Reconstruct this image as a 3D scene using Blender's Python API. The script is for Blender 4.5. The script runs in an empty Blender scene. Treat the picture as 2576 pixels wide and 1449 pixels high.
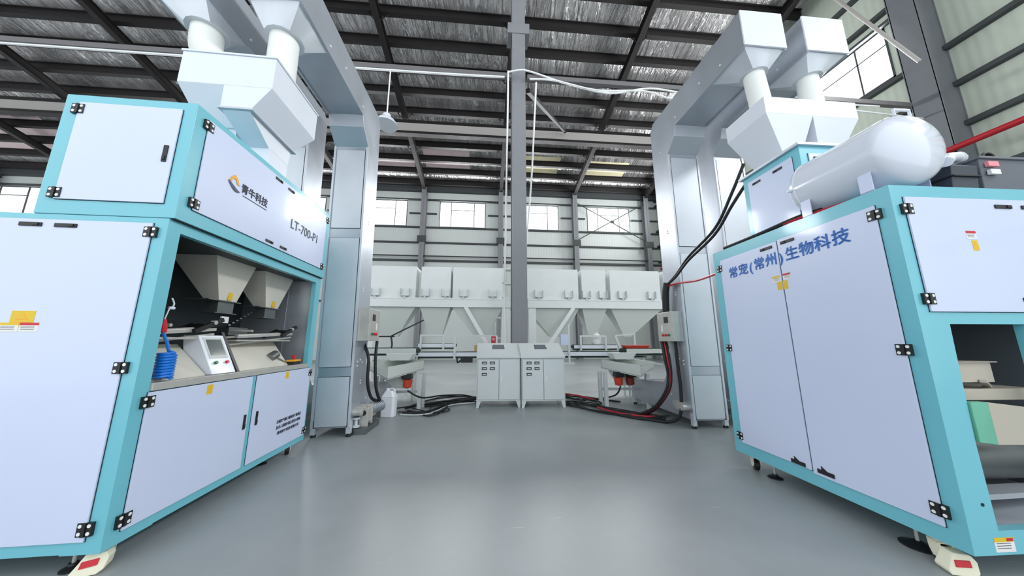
import bpy, bmesh, math, random
from mathutils import Vector, Matrix
random.seed(7)
S = bpy.context.scene
COL = S.collection
PI = math.pi
# ------------------------------------------------------------------ camera, world, light, exposure
cam = bpy.data.cameras.new('camera'); cam_o = bpy.data.objects.new('camera', cam); COL.objects.link(cam_o)
cam.sensor_width = 36.0; cam.lens = 758.4 / 2576 * 36.0
cam.clip_start = 0.05; cam.clip_end = 200
cam_o.location = (0, 0, 1.3)
cam_o.rotation_euler = (PI / 2 + 0.175, 0, -0.084)
S.camera = cam_o
S.view_settings.view_transform = 'Standard'
S.view_settings.look = 'None'
S.view_settings.gamma = 1.0
S.view_settings.use_curve_mapping = False
S.view_settings.exposure = 0.38
W = bpy.data.worlds.new('daylight'); S.world = W; W.use_nodes = True
bgn = W.node_tree.nodes['Background']
bgn.inputs[0].default_value = (0.90, 0.96, 1.0, 1); bgn.inputs[1].default_value = 1.35

def area_light(name, loc, rot, sx, sy, power, col=(0.96, 0.98, 1.0)):
    l = bpy.data.lights.new(name, 'AREA'); l.shape = 'RECTANGLE'; l.size = sx; l.size_y = sy
    l.energy = power; l.color = col
    o = bpy.data.objects.new(name, l); COL.objects.link(o); o.location = loc; o.rotation_euler = rot
    return o
# daylight entering through the high windows (just inside the glass, pointing in and down)
BACK_WIN = [9.9, 3.9, -2.0, -8.1, -14.2, -20.3, -26.9, -33.6]
RIGHT_WIN = [17.4, 9.7, 2.0, -5.0]
for i, c in enumerate(BACK_WIN[:6]):
    area_light('window_daylight', (c, 23.1, 11.15), (-PI / 2 + 0.0, 0, 0), 3.5, 2.0, 700)
for c in RIGHT_WIN:
    area_light('window_daylight', (14.4, c, 11.4), (0, PI / 2, 0), 2.0, 3.5, 700)

# ------------------------------------------------------------------ materials
def srgb(r, g, b):
    f = lambda v: (v / 255 / 12.92) if v / 255 <= 0.04045 else ((v / 255 + 0.055) / 1.055) ** 2.4
    return (f(r), f(g), f(b), 1)
def mat(name, rgb, rough=0.5, metal=0.0, coat=0.0, noise=0.0, nscale=3.0, bump=0.0, bscale=40.0, spec=None):
    m = bpy.data.materials.new(name); m.use_nodes = True
    nt = m.node_tree; n = nt.nodes; l = nt.links; p = n['Principled BSDF']
    c = srgb(*rgb)
    p.inputs['Base Color'].default_value = c; p.inputs['Roughness'].default_value = rough
    p.inputs['Metallic'].default_value = metal
    if coat: p.inputs['Coat Weight'].default_value = coat; p.inputs['Coat Roughness'].default_value = 0.08
    if spec is not None: p.inputs['Specular IOR Level'].default_value = spec
    tc = n.new('ShaderNodeTexCoord')
    if noise:
        t = n.new('ShaderNodeTexNoise'); t.inputs['Scale'].default_value = nscale; t.inputs['Detail'].default_value = 4
        l.new(tc.outputs['Object'], t.inputs['Vector'])
        r = n.new('ShaderNodeMapRange'); r.inputs[1].default_value = 0.3; r.inputs[2].default_value = 0.7
        r.inputs[3].default_value = 1 - noise; r.inputs[4].default_value = 1 + noise
        l.new(t.outputs['Fac'], r.inputs[0])
        mx = n.new('ShaderNodeMix'); mx.data_type = 'RGBA'; mx.blend_type = 'MULTIPLY'; mx.inputs[0].default_value = 1
        mx.inputs[6].default_value = c; l.new(r.outputs[0], mx.inputs[7]); l.new(mx.outputs[2], p.inputs['Base Color'])
        rr = n.new('ShaderNodeMapRange'); rr.inputs[3].default_value = rough * 0.8; rr.inputs[4].default_value = min(1, rough * 1.25)
        l.new(t.outputs['Fac'], rr.inputs[0]); l.new(rr.outputs[0], p.inputs['Roughness'])
    if bump:
        t2 = n.new('ShaderNodeTexNoise'); t2.inputs['Scale'].default_value = bscale; t2.inputs['Detail'].default_value = 3
        l.new(tc.outputs['Object'], t2.inputs['Vector'])
        b = n.new('ShaderNodeBump'); b.inputs['Strength'].default_value = bump; b.inputs['Distance'].default_value = 0.02
        l.new(t2.outputs['Fac'], b.inputs['Height']); l.new(b.outputs[0], p.inputs['Normal'])
    return m
M = {}
M['panel'] = mat('white_powder_coat', (206, 215, 240), 0.32, coat=0.35, noise=0.012, nscale=1.2, bump=0.02, bscale=300)
M['teal'] = mat('turquoise_paint', (112, 190, 205), 0.30, coat=0.35, noise=0.02, nscale=1.5)
M['white'] = mat('white_sheet_paint', (222, 227, 236), 0.38, coat=0.2, noise=0.015)
M['tank'] = mat('tank_gloss_white', (218, 223, 234), 0.16, coat=0.6)
M['pipe'] = mat('white_plastic_pipe', (232, 234, 230), 0.4)
M['galv'] = mat('galvanised_sheet', (182, 188, 196), 0.36, metal=0.6, noise=0.06, nscale=1.8)
M['galvlt'] = mat('galvanised_panel', (206, 211, 218), 0.38, metal=0.35, noise=0.08, nscale=1.3)
M['steel'] = mat('brushed_stainless', (198, 196, 190), 0.34, metal=0.45, noise=0.05, nscale=9)
M['steeldk'] = mat('dull_stainless', (120, 124, 124), 0.42, metal=0.8, noise=0.08, nscale=5)
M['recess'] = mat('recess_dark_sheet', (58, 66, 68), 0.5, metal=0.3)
M['hopper'] = mat('cream_grey_paint', (226, 229, 228), 0.42, noise=0.02)
M['hopdk'] = mat('grey_green_paint', (200, 206, 200), 0.5)
M['cab'] = mat('light_grey_cabinet', (206, 212, 212), 0.42, noise=0.01)
M['black'] = mat('black_plastic', (22, 23, 26), 0.45)
M['gap'] = mat('dark_door_gap', (26, 34, 38), 0.8)
M['rubber'] = mat('black_rubber_cable', (20, 22, 24), 0.55)
M['rcol'] = mat('dark_grey_column_paint', (112, 115, 120), 0.6, noise=0.05)
M['bay'] = mat('bay_grey_sheet', (104, 112, 118), 0.5, noise=0.06, nscale=3)
M['satin'] = mat('satin_stainless', (222, 218, 206), 0.42, metal=0.25, noise=0.03, nscale=4)
M['belt'] = mat('dark_green_belt', (22, 44, 36), 0.6)
M['redc'] = mat('red_cable', (190, 30, 50), 0.4)
M['red'] = mat('red_plastic', (200, 28, 44), 0.4)
M['orange'] = mat('orange_motor_paint', (196, 62, 40), 0.45)
M['maroon'] = mat('dark_red_motor_paint', (120, 34, 30), 0.5)
M['yellow'] = mat('yellow_sticker', (226, 190, 40), 0.5)
M['cream'] = mat('cream_nylon', (232, 228, 204), 0.4)
M['blue'] = mat('blue_air_hose', (28, 120, 214), 0.3, coat=0.3)
M['column'] = mat('grey_column_paint', (132, 134, 138), 0.6, noise=0.04)
M['darksteel'] = mat('dark_steel_paint', (27, 23, 24), 0.6, noise=0.12, nscale=4)
M['girt'] = mat('dark_girt_paint', (64, 68, 70), 0.6)
M['beam'] = mat('grey_beam_paint', (178, 174, 170), 0.55)
M['redpipe'] = mat('red_fire_pipe', (176, 22, 36), 0.4)
M['tray'] = mat('grey_cable_tray', (118, 116, 118), 0.45, metal=0.3)
M['cable'] = mat('white_cable', (238, 240, 240), 0.45)
M['ink'] = mat('dark_print', (56, 62, 76), 0.5)
M['inkblue'] = mat('blue_lettering', (20, 104, 190), 0.4)
M['inkorange'] = mat('orange_logo_print', (244, 168, 40), 0.45)
M['inknavy'] = mat('navy_logo_print', (44, 62, 92), 0.45)
M['screw'] = mat('white_screw_cap', (236, 238, 236), 0.4)
M['screen'] = mat('dark_touch_screen', (74, 84, 84), 0.12, coat=0.5)
M['crate'] = mat('grey_plastic_crate', (104, 108, 116), 0.55, noise=0.05)
M['cratedk'] = mat('dark_grey_plastic', (58, 63, 74), 0.5)
M['pink'] = mat('pink_label', (240, 150, 160), 0.5)
M['paper'] = mat('paper_label', (232, 230, 228), 0.6)
M['green'] = mat('green_button', (40, 110, 80), 0.4)
M['wood'] = mat('cardboard', (190, 160, 122), 0.8)
M['jug'] = mat('milky_plastic', (232, 234, 240), 0.35)
M['sea'] = mat('sea_green_panel', (104, 176, 150), 0.4, noise=0.1, nscale=6)
M['beige'] = mat('beige_sheet', (186, 178, 164), 0.4)

def floor_mat():
    m = bpy.data.materials.new('grey_epoxy_floor'); m.use_nodes = True
    nt = m.node_tree; n = nt.nodes; l = nt.links; p = n['Principled BSDF']
    tc = n.new('ShaderNodeTexCoord')
    t = n.new('ShaderNodeTexNoise'); t.inputs['Scale'].default_value = 0.7; t.inputs['Detail'].default_value = 6; t.inputs['Roughness'].default_value = 0.6
    l.new(tc.outputs['Object'], t.inputs['Vector'])
    cr = n.new('ShaderNodeValToRGB'); e = cr.color_ramp.elements
    e[0].position = 0.3; e[0].color = srgb(140, 145, 147); e[1].position = 0.7; e[1].color = srgb(156, 161, 163)
    l.new(t.outputs['Fac'], cr.inputs[0])
    # pale scuffs and scratches, of their own shape
    mp = n.new('ShaderNodeMapping'); mp.inputs['Scale'].default_value = (1.2, 14, 1); mp.inputs['Rotation'].default_value = (0, 0, 0.9)
    l.new(tc.outputs['Object'], mp.inputs['Vector'])
    v = n.new('ShaderNodeTexNoise'); v.inputs['Scale'].default_value = 2.6; v.inputs['Detail'].default_value = 2
    l.new(mp.outputs[0], v.inputs['Vector'])
    r = n.new('ShaderNodeMapRange'); r.inputs[1].default_value = 0.735; r.inputs[2].default_value = 0.80; r.inputs[4].default_value = 0.45
    l.new(v.outputs['Fac'], r.inputs[0])
    mx = n.new('ShaderNodeMix'); mx.data_type = 'RGBA'; l.new(r.outputs[0], mx.inputs[0])
    l.new(cr.outputs[0], mx.inputs[6]); mx.inputs[7].default_value = srgb(205, 210, 210)
    l.new(mx.outputs[2], p.inputs['Base Color'])
    rr = n.new('ShaderNodeMapRange'); rr.inputs[3].default_value = 0.30; rr.inputs[4].default_value = 0.46
    l.new(t.outputs['Fac'], rr.inputs[0]); l.new(rr.outputs[0], p.inputs['Roughness'])
    p.inputs['Specular IOR Level'].default_value = 0.5
    return m
M['floor'] = floor_mat()

def foil_mat():
    m = bpy.data.materials.new('crinkled_foil_insulation'); m.use_nodes = True
    nt = m.node_tree; n = nt.nodes; l = nt.links; p = n['Principled BSDF']
    p.inputs['Metallic'].default_value = 0.75; p.inputs['Roughness'].default_value = 0.26
    p.inputs['Base Color'].default_value = srgb(206, 204, 204)
    tc = n.new('ShaderNodeTexCoord')
    mp = n.new('ShaderNodeMapping'); mp.inputs['Scale'].default_value = (3.0, 0.30, 1.0); mp.inputs['Rotation'].default_value = (0, 0, 0.12)
    l.new(tc.outputs['Object'], mp.inputs['Vector'])
    t = n.new('ShaderNodeTexNoise'); t.inputs['Scale'].default_value = 1.35; t.inputs['Detail'].default_value = 4; t.inputs['Roughness'].default_value = 0.55; t.inputs['Distortion'].default_value = 0.6
    l.new(mp.outputs[0], t.inputs['Vector'])
    mp2 = n.new('ShaderNodeMapping'); mp2.inputs['Scale'].default_value = (1.0, 0.0, 0.0)
    l.new(tc.outputs['Object'], mp2.inputs['Vector'])
    w = n.new('ShaderNodeTexWave'); w.inputs['Scale'].default_value = 0.52; w.wave_profile = 'SAW'
    l.new(mp2.outputs[0], w.inputs['Vector'])
    ad = n.new('ShaderNodeMath'); ad.operation = 'MULTIPLY_ADD'; ad.inputs[1].default_value = 0.26
    l.new(w.outputs['Fac'], ad.inputs[0]); l.new(t.outputs['Fac'], ad.inputs[2])
    b = n.new('ShaderNodeBump'); b.inputs['Strength'].default_value = 1.0; b.inputs['Distance'].default_value = 0.30
    l.new(ad.outputs[0], b.inputs['Height']); l.new(b.outputs[0], p.inputs['Normal'])
    # slight tarnish, in patches of its own
    t3 = n.new('ShaderNodeTexNoise'); t3.inputs['Scale'].default_value = 0.5
    l.new(mp.outputs[0], t3.inputs['Vector'])
    cr = n.new('ShaderNodeValToRGB'); e = cr.color_ramp.elements
    e[0].position = 0.35; e[0].color = srgb(206, 202, 202); e[1].position = 0.65; e[1].color = srgb(246, 244, 244)
    l.new(t3.outputs['Fac'], cr.inputs[0]); l.new(cr.outputs[0], p.inputs['Base Color'])
    return m
M['foil'] = foil_mat()

def wall_mat(name, rgb, axis):
    m = mat(name, rgb, 0.5)
    nt = m.node_tree; n = nt.nodes; l = nt.links; p = n['Principled BSDF']
    tc = n.new('ShaderNodeTexCoord'); mp = n.new('ShaderNodeMapping')
    mp.inputs['Scale'].default_value = (1, 0, 0) if axis == 'x' else (0, 1, 0)
    l.new(tc.outputs['Object'], mp.inputs['Vector'])
    w = n.new('ShaderNodeTexWave'); w.inputs['Scale'].default_value = 1.5
    if axis == 'y': w.bands_direction = 'Y'
    l.new(mp.outputs[0], w.inputs['Vector'])
    b = n.new('ShaderNodeBump'); b.inputs['Strength'].default_value = 0.16; b.inputs['Distance'].default_value = 0.03
    l.new(w.outputs['Fac'], b.inputs['Height']); l.new(b.outputs[0], p.inputs['Normal'])
    return m
M['wallx'] = wall_mat('ribbed_wall_cladding', (206, 211, 208), 'x')
M['wally'] = wall_mat('ribbed_side_cladding', (196, 204, 190), 'y')
def glass_mat():
    m = bpy.data.materials.new('window_glass'); m.use_nodes = True
    nt = m.node_tree; n = nt.nodes; l = nt.links; n.remove(n['Principled BSDF'])
    tr = n.new('ShaderNodeBsdfTransparent'); g = n.new('ShaderNodeBsdfGlossy'); g.inputs['Roughness'].default_value = 0.02
    mx = n.new('ShaderNodeMixShader'); mx.inputs[0].default_value = 0.05
    l.new(tr.outputs[0], mx.inputs[1]); l.new(g.outputs[0], mx.inputs[2])
    l.new(mx.outputs[0], n['Material Output'].inputs[0])
    return m
M['glass'] = glass_mat()

# ------------------------------------------------------------------ mesh helpers
class MB:
    def __init__(s): s.v = []; s.f = []; s.mi = []; s.cur = 0
    def add(s, vs, fs):
        b = len(s.v); s.v += [tuple(v) for v in vs]; s.f += [tuple(b + i for i in f) for f in fs]; s.mi += [s.cur] * len(fs); return s
    def slot(s, i): s.cur = i; return s
    def box(s, x0, x1, y0, y1, z0, z1):
        x0, x1 = sorted((x0, x1)); y0, y1 = sorted((y0, y1)); z0, z1 = sorted((z0, z1))
        return s.add([(x0, y0, z0), (x1, y0, z0), (x1, y1, z0), (x0, y1, z0), (x0, y0, z1), (x1, y0, z1), (x1, y1, z1), (x0, y1, z1)],
                     [(0, 3, 2, 1), (4, 5, 6, 7), (0, 1, 5, 4), (1, 2, 6, 5), (2, 3, 7, 6), (3, 0, 4, 7)])
    def loft(s, a, b):
        n = len(a)
        return s.add(list(a) + list(b), [tuple(range(n - 1, -1, -1)), tuple(range(n, 2 * n))] + [(i, (i + 1) % n, n + (i + 1) % n, n + i) for i in range(n)])
    def frustum(s, x0, x1, y0, y1, z0, X0, X1, Y0, Y1, z1):
        return s.loft([(x0, y0, z0), (x1, y0, z0), (x1, y1, z0), (x0, y1, z0)], [(X0, Y0, z1), (X1, Y0, z1), (X1, Y1, z1), (X0, Y1, z1)])
    def prism(s, pts, axis, a0, a1):
        f = {'x': lambda p, a: (a, p[0], p[1]), 'y': lambda p, a: (p[0], a, p[1]), 'z': lambda p, a: (p[0], p[1], a)}[axis]
        return s.loft([f(p, a0) for p in pts], [f(p, a1) for p in pts])
    def ring(s, c, t, r, n, ref):
        t = Vector(t).normalized(); u = t.cross(ref)
        if u.length < 1e-4: u = t.cross(Vector((1, 0, 0.3)))
        u.normalize(); w = t.cross(u)
        return [tuple(Vector(c) + u * r * math.cos(2 * PI * i / n) + w * r * math.sin(2 * PI * i / n)) for i in range(n)]
    def tube(s, pts, r, n=10, smooth_steps=0):
        pts = [Vector(p) for p in pts]
        if smooth_steps and len(pts) > 2: pts = catmull(pts, smooth_steps)
        rs = r if isinstance(r, (list, tuple)) else [r] * len(pts)
        vs = []; ref = Vector((0, 0, 1)); prev = None
        for i, p in enumerate(pts):
            t = (pts[min(i + 1, len(pts) - 1)] - pts[max(i - 1, 0)]).normalized()
            if prev is None:
                u = t.cross(ref)
                if u.length < 0.05: u = t.cross(Vector((1, 0, 0)))
            else: u = prev - t * prev.dot(t)
            u.normalize(); prev = u; w = t.cross(u)
            vs += [p + u * rs[i] * math.cos(2 * PI * k / n) + w * rs[i] * math.sin(2 * PI * k / n) for k in range(n)]
        m = len(pts); fs = [tuple(range(n - 1, -1, -1)), tuple((m - 1) * n + k for k in range(n))]
        for i in range(m - 1):
            for k in range(n):
                a = i * n + k; b = i * n + (k + 1) % n
                fs.append((a, b, b + n, a + n))
        return s.add(vs, fs)
    def cyl(s, p0, p1, r, n=16): return s.tube([p0, p1], r, n)
    def bar(s, p0, p1, w, h):
        p0 = Vector(p0); p1 = Vector(p1); t = (p1 - p0).normalized(); u = t.cross(Vector((0, 0, 1)))
        if u.length < 1e-3: u = Vector((1, 0, 0))
        u.normalize(); v = u.cross(t); u *= w / 2; v *= h / 2
        q = [-u - v, u - v, u + v, -u + v]
        return s.loft([p0 + a for a in q], [p1 + a for a in q])
    def lathe(s, prof, o, axis, n=32):
        o = Vector(o); ax = Vector(axis).normalized(); u = ax.cross(Vector((0.3, 0.2, 1))).normalized(); w = ax.cross(u)
        vs = []
        for a, r in prof: vs += [o + ax * a + (u * math.cos(2 * PI * k / n) + w * math.sin(2 * PI * k / n)) * max(r, 1e-4) for k in range(n)]
        m = len(prof); fs = [tuple(range(n - 1, -1, -1)), tuple((m - 1) * n + k for k in range(n))]
        for i in range(m - 1):
            for k in range(n):
                a = i * n + k; b = i * n + (k + 1) % n
                fs.append((a, b, b + n, a + n))
        return s.add(vs, fs)
    def build(s, name, mats, parent=None, bevel=0.0, smooth=True, angle=35):
        me = bpy.data.meshes.new(name); me.from_pydata(s.v, [], s.f)
        bm = bmesh.new(); bm.from_mesh(me); bmesh.ops.recalc_face_normals(bm, faces=bm.faces); bm.to_mesh(me); bm.free()
        if not isinstance(mats, (list, tuple)): mats = [mats]
        for m in mats: me.materials.append(m)
        me.polygons.foreach_set('material_index', s.mi)
        if smooth:
            me.polygons.foreach_set('use_smooth', [True] * len(me.polygons)); me.set_sharp_from_angle(angle=math.radians(angle))
        o = bpy.data.objects.new(name, me); COL.objects.link(o)
        if parent: o.parent = parent
        if bevel:
            b = o.modifiers.new('edge', 'BEVEL'); b.width = bevel; b.segments = 2; b.limit_method = 'ANGLE'; b.angle_limit = math.radians(40)
            b.harden_normals = True
        return o
def catmull(p, st):
    out = []; n = len(p)
    for i in range(n - 1):
        a = p[max(i - 1, 0)]; b = p[i]; c = p[i + 1]; d = p[min(i + 2, n - 1)]
        for k in range(st):
            t = k / st
            out.append(0.5 * ((2 * b) + (c - a) * t + (2 * a - 5 * b + 4 * c - d) * t * t + (3 * b - 3 * c + d - a) * t ** 3))
    out.append(p[-1]); return out
def tag(o, label=None, cat=None, group=None, kind=None):
    if label: o['label'] = label
    if cat: o['category'] = cat
    if group: o['group'] = group
    if kind: o['kind'] = kind
    return o
def empty(name, loc, rz=0.0, ry=0.0):
    o = bpy.data.objects.new(name, None); COL.objects.link(o); o.location = loc; o.rotation_euler = (0, ry, rz); o.empty_display_size = 0.2
    return o
def copy_tree(o, parent=None):
    c = o.copy(); COL.objects.link(c); c.parent = parent
    for ch in [x for x in bpy.data.objects if x.parent == o]: copy_tree(ch, c)
    return c
def struct(o): o['kind'] = 'structure'; return o
def text(s, parent, name, loc, face, size, m, sx=1.0, extr=0.0012, bold=0.0):
    c = bpy.data.curves.new(name, 'FONT'); c.body = s; c.size = size; c.extrude = extr; c.align_x = 'CENTER'; c.align_y = 'CENTER'
    c.resolution_u = 3
    t = bpy.data.objects.new(name + '_curve', c); COL.objects.link(t)
    bpy.context.view_layer.update()
    me = bpy.data.meshes.new_from_object(t.evaluated_get(bpy.context.evaluated_depsgraph_get()))
    bpy.data.objects.remove(t); bpy.data.curves.remove(c)
    if bold:
        bm = bmesh.new()
        for dx, dy in ((-bold, 0), (bold, 0), (0, -bold), (0, bold)):
            n0 = len(bm.verts); bm.from_mesh(me); bm.verts.ensure_lookup_table()
            for v in bm.verts[n0:]: v.co.x += dx; v.co.y += dy; v.co.z += abs(dx) * 0.02
        bm.to_mesh(me); bm.free()
    me.name = name; me.materials.clear(); me.materials.append(m)
    o = bpy.data.objects.new(name, me); COL.objects.link(o); o.parent = parent; o.location = loc
    rz = {'front': 0, 'xp': PI / 2, 'xn': -PI / 2}[face]
    o.rotation_euler = (PI / 2, 0, rz); o.scale = (sx, 1, 1)
    return o
# faces of a box-like machine: u runs along the face, d is the distance outwards
def fmap(face, p, u, z, d):
    return {'front': (u, p - d, z), 'xp': (p + d, u, z), 'xn': (p - d, u, z)}[face]
def slab(mb, face, p, u0, u1, z0, z1, d0, d1):
    a = fmap(face, p, u0, z0, d0); b = fmap(face, p, u1, z1, d1)
    return mb.box(a[0], b[0], a[1], b[1], a[2], b[2])
def hinge(parent, face, p, u, z, w=0.075, h=0.07, d=0.0105):
    mb = MB(); slab(mb, face, p, u - w / 2, u + w / 2, z - h / 2, z + h / 2, d - 0.01, d + 0.006)
    slab(mb, face, p, u - 0.008, u + 0.008, z - h / 2, z + h / 2, d, d + 0.012)
    mb.slot(1)
    for a in (-1, 1):
        for b in (-1, 1):
            c0 = fmap(face, p, u + a * w * 0.3, z + b * h * 0.28, d + 0.005); c1 = fmap(face, p, u + a * w * 0.3, z + b * h * 0.28, d + 0.008)
            mb.cyl(c0, c1, 0.0095, 12)
    return mb.build('hinge', [M['black'], M['screw']], parent)
def handle(parent, face, p, u, z, w=0.125, h=0.026, d=0.012, m='black'):
    mb = MB(); slab(mb, face, p, u - w / 2, u + w / 2, z - h / 2, z + h / 2, d - 0.01, d + 0.007)
    if w > h: slab(mb, face, p, u + w * 0.15, u + w * 0.4, z - h * 0.3, z + h * 0.3, d, d + 0.013)
    else: slab(mb, face, p, u - w * 0.3, u + w * 0.3, z - h * 0.4, z - h * 0.15, d, d + 0.013)
    return mb.build('handle', M[m], parent, bevel=0.002)
def door(parent, face, p, u0, u1, z0, z1, name='door', m='panel'):
    g = MB(); slab(g, face, p, u0 - 0.0028, u1 + 0.0028, z0 - 0.0028, z1 + 0.0028, -0.002, 0.003)
    mb = MB(); slab(mb, face, p, u0, u1, z0, z1, 0.0, 0.012)
    o = mb.build(name, M[m], parent, bevel=0.002)
    g.build('gap_shadow_line', M['gap'], o)  # dark rim painting the shadow line of the gap round the door
    return o
def sticker(parent, face, p, u, z, w, h, m='yellow', d=0.0125, name='warning_sticker'):
    mb = MB(); slab(mb, face, p, u - w / 2, u + w / 2, z - h / 2, z + h / 2, d - 0.001, d + 0.0012)
    if m == 'yellow':
        mb.slot(1)
        # black bordered triangle and text bars
        for k in range(2): slab(mb, face, p, u - w * 0.38, u + w * 0.38, z - h * (0.22 + 0.13 * k), z - h * (0.17 + 0.13 * k), d, d + 0.0018)
        A = [fmap(face, p, u - w * 0.28, z - h * 0.06, d + 0.0018), fmap(face, p, u + w * 0.28, z - h * 0.06, d + 0.0018), fmap(face, p, u, z + h * 0.4, d + 0.0018)]
        B = [fmap(face, p, u - w * 0.28, z - h * 0.06, d), fmap(face, p, u + w * 0.28, z - h * 0.06, d), fmap(face, p, u, z + h * 0.4, d)]
        mb.loft(B, A)
        mb.slot(0)
        A = [fmap(face, p, u - w * 0.18, z - h * 0.01, d + 0.0024), fmap(face, p, u + w * 0.18, z - h * 0.01, d + 0.0024), fmap(face, p, u, z + h * 0.3, d + 0.0024)]
        B = [fmap(face, p, u - w * 0.18, z - h * 0.01, d), fmap(face, p, u + w * 0.18, z - h * 0.01, d), fmap(face, p, u, z + h * 0.3, d)]
        mb.loft(B, A)
        return mb.build(name, [M['yellow'], M['inkorange']], parent)
    return mb.build(name, M[m], parent)
def notice(parent, face, p, u, z, w, h, head='red', d=0.0128):
    mb = MB(); slab(mb, face, p, u - w / 2, u + w / 2, z - h / 2, z + h / 2, d - 0.001, d + 0.001)
    mb.slot(1); slab(mb, face, p, u - w / 2, u + w / 2, z + h * 0.2, z + h / 2, d, d + 0.0016)
    mb.slot(2)
    for k in range(3): slab(mb, face, p, u - w * 0.42, u + w * 0.3, z + h * (0.08 - 0.17 * k), z + h * (0.12 - 0.17 * k), d, d + 0.0016)
    return mb.build('notice_sticker', [M['paper'], M[head], M['ink']], parent)
def caster(parent, x, y, top, pedal=True, sgn=1, rz=0.0):
    R = 0.052
    mb = MB(); mb.box(-0.05, 0.05, -0.045, 0.045, top - 0.014, top)
    mb.cyl((0, 0, top - 0.03), (0, 0, top - 0.01), 0.03, 16)
    for sx in (-0.03, 0.03):
        mb.prism([(-0.035, top - 0.028), (0.035, top - 0.028), (0.03, R + 0.02), (0.012, R - 0.018), (-0.02, R - 0.018), (-0.045, R + 0.01)], 'x', sx - 0.004, sx + 0.004)
    mb.box(-0.034, 0.034, -0.035, 0.035, top - 0.034, top - 0.026)
    o = mb.build('caster', M['cream'], parent, bevel=0.002); o.location = (x, y, 0); o.rotation_euler = (0, 0, rz)
    w = MB(); w.lathe([(-0.022, 0.012), (-0.022, R - 0.008), (-0.016, R), (0.016, R), (0.022, R - 0.008), (0.022, 0.012)], (0, 0, R), (1, 0, 0), 28)
    w.build('wheel', M['black'], o)
    if pedal:
        pl = [(-0.07, 0.004), (0.035, 0.004), (0.06, 0.022), (0.068, 0.075), (0.05, 0.104), (-0.03, 0.108), (-0.05, 0.07), (-0.078, 0.022)]
        q = MB(); q.loft([(px, -0.125 + 0.25 * pz, pz) for px, pz in pl], [(px * 0.9, -0.03, pz) for px, pz in pl])
        q.build('brake_pedal', M['cream'], o, bevel=0.006)
        pl = [(-0.040, 0.045), (0.03, 0.050), (0.033, 0.080), (-0.036, 0.076)]
        q = MB(); q.loft([(px, -0.131 + 0.25 * pz, pz) for px, pz in pl], [(px, -0.118 + 0.25 * pz, pz) for px, pz in pl])
        q.build('red_release_plate', M['red'], o, bevel=0.002)
    return o
def level_foot(parent, x, y, top, r=0.06):
    mb = MB(); mb.cyl((0, 0, 0.02), (0, 0, top), 0.009, 10); mb.cyl((0, 0, top - 0.05), (0, 0, top - 0.035), 0.02, 6)
    mb.slot(1); mb.lathe([(0, r), (0.008, r), (0.022, r * 0.45), (0.034, 0.02)], (0, 0, 0), (0, 0, 1), 24)
    o = mb.build('levelling_foot', [M['steel'], M['black']], parent); o.location = (x, y, 0); return o

# ------------------------------------------------------------------ building shell
XL, XR, YB, YF = -38.0, 14.1, 22.8, -6.0
mb = MB(); mb.box(XL, XR, YF, YB, -0.1, 0.0)
f = struct(mb.build('floor', M['floor']))
def zr(y): return 13.48 + 0.203 * (22.8 - y) if y > 0 else 13.48 + 0.203 * 22.8 + 0.203 * y
# roof sheet with foil underside
mb = MB()
for (a, b) in ((YB + 0.3, 0.0), (0.0, YF)):
    mb.prism([(a, zr(a) + 0.17), (b, zr(b) + 0.17), (b, zr(b) + 0.27), (a, zr(a) + 0.27)], 'x', XL, XR + 0.3)
struct(mb.build('ceiling', M['foil'], smooth=False))
M['pinkreflect'] = mat('pink_foil_reflection', (250, 226, 226), 0.5, noise=0.04, bump=0.5, bscale=2)  # coloured reflections in the foil, painted as added diffuse sheets
M['yellowreflect'] = mat('yellow_foil_reflection', (250, 240, 200), 0.5, noise=0.04, bump=0.5, bscale=2)
for (xa, xb, ya, yb_, mm) in ((-9.0, -5.4, 19.9, 21.6, 'pinkreflect'), (-4.6, -1.4, 19.2, 20.9, 'pinkreflect'), (-35, -27, 18.4, 21.6, 'pinkreflect'), (1.9, 5.2, 19.4, 21.4, 'yellowreflect'), (7.4, 10.4, 19.6, 21.6, 'yellowreflect')):
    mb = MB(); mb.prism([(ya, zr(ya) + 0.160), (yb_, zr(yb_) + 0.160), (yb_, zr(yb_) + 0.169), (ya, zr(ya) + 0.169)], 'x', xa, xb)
    struct(mb.build('painted_reflection', M[mm], smooth=False))
# back wall, pierced by the windows
mb = MB(); ZW0, ZW1 = 10.1, 12.2
mb.box(XL, XR + 0.1, YB, YB + 0.1, 0, ZW0); mb.box(XL, XR + 0.1, YB, YB + 0.1, ZW1, 13.9)
xs = sorted(BACK_WIN); e = XL
for c in xs: mb.box(e, c - 1.8, YB, YB + 0.1, ZW0, ZW1); e = c + 1.8
mb.box(e, XR + 0.1, YB, YB + 0.1, ZW0, ZW1)
struct(mb.build('wall_back', M['wallx'], smooth=False))
mb = MB(); RZ0, RZ1 = 10.4, 12.4
mb.box(XR, XR + 0.1, YF, YB, 0, RZ0)
ys = sorted(RIGHT_WIN); e = YF
for c in ys: mb.box(XR, XR + 0.1, e, max(e, c - 1.8), RZ0, RZ1); e = c + 1.8
mb.box(XR, XR + 0.1, e, YB, RZ0, RZ1)
mb.prism([(YF, RZ1), (YB, RZ1), (YB, zr(YB) + 0.2), (0, zr(0) + 0.2), (YF, zr(YF) + 0.2)], 'x', XR, XR + 0.1)
struct(mb.build('wall_right', M['wally'], smooth=False))
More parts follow.
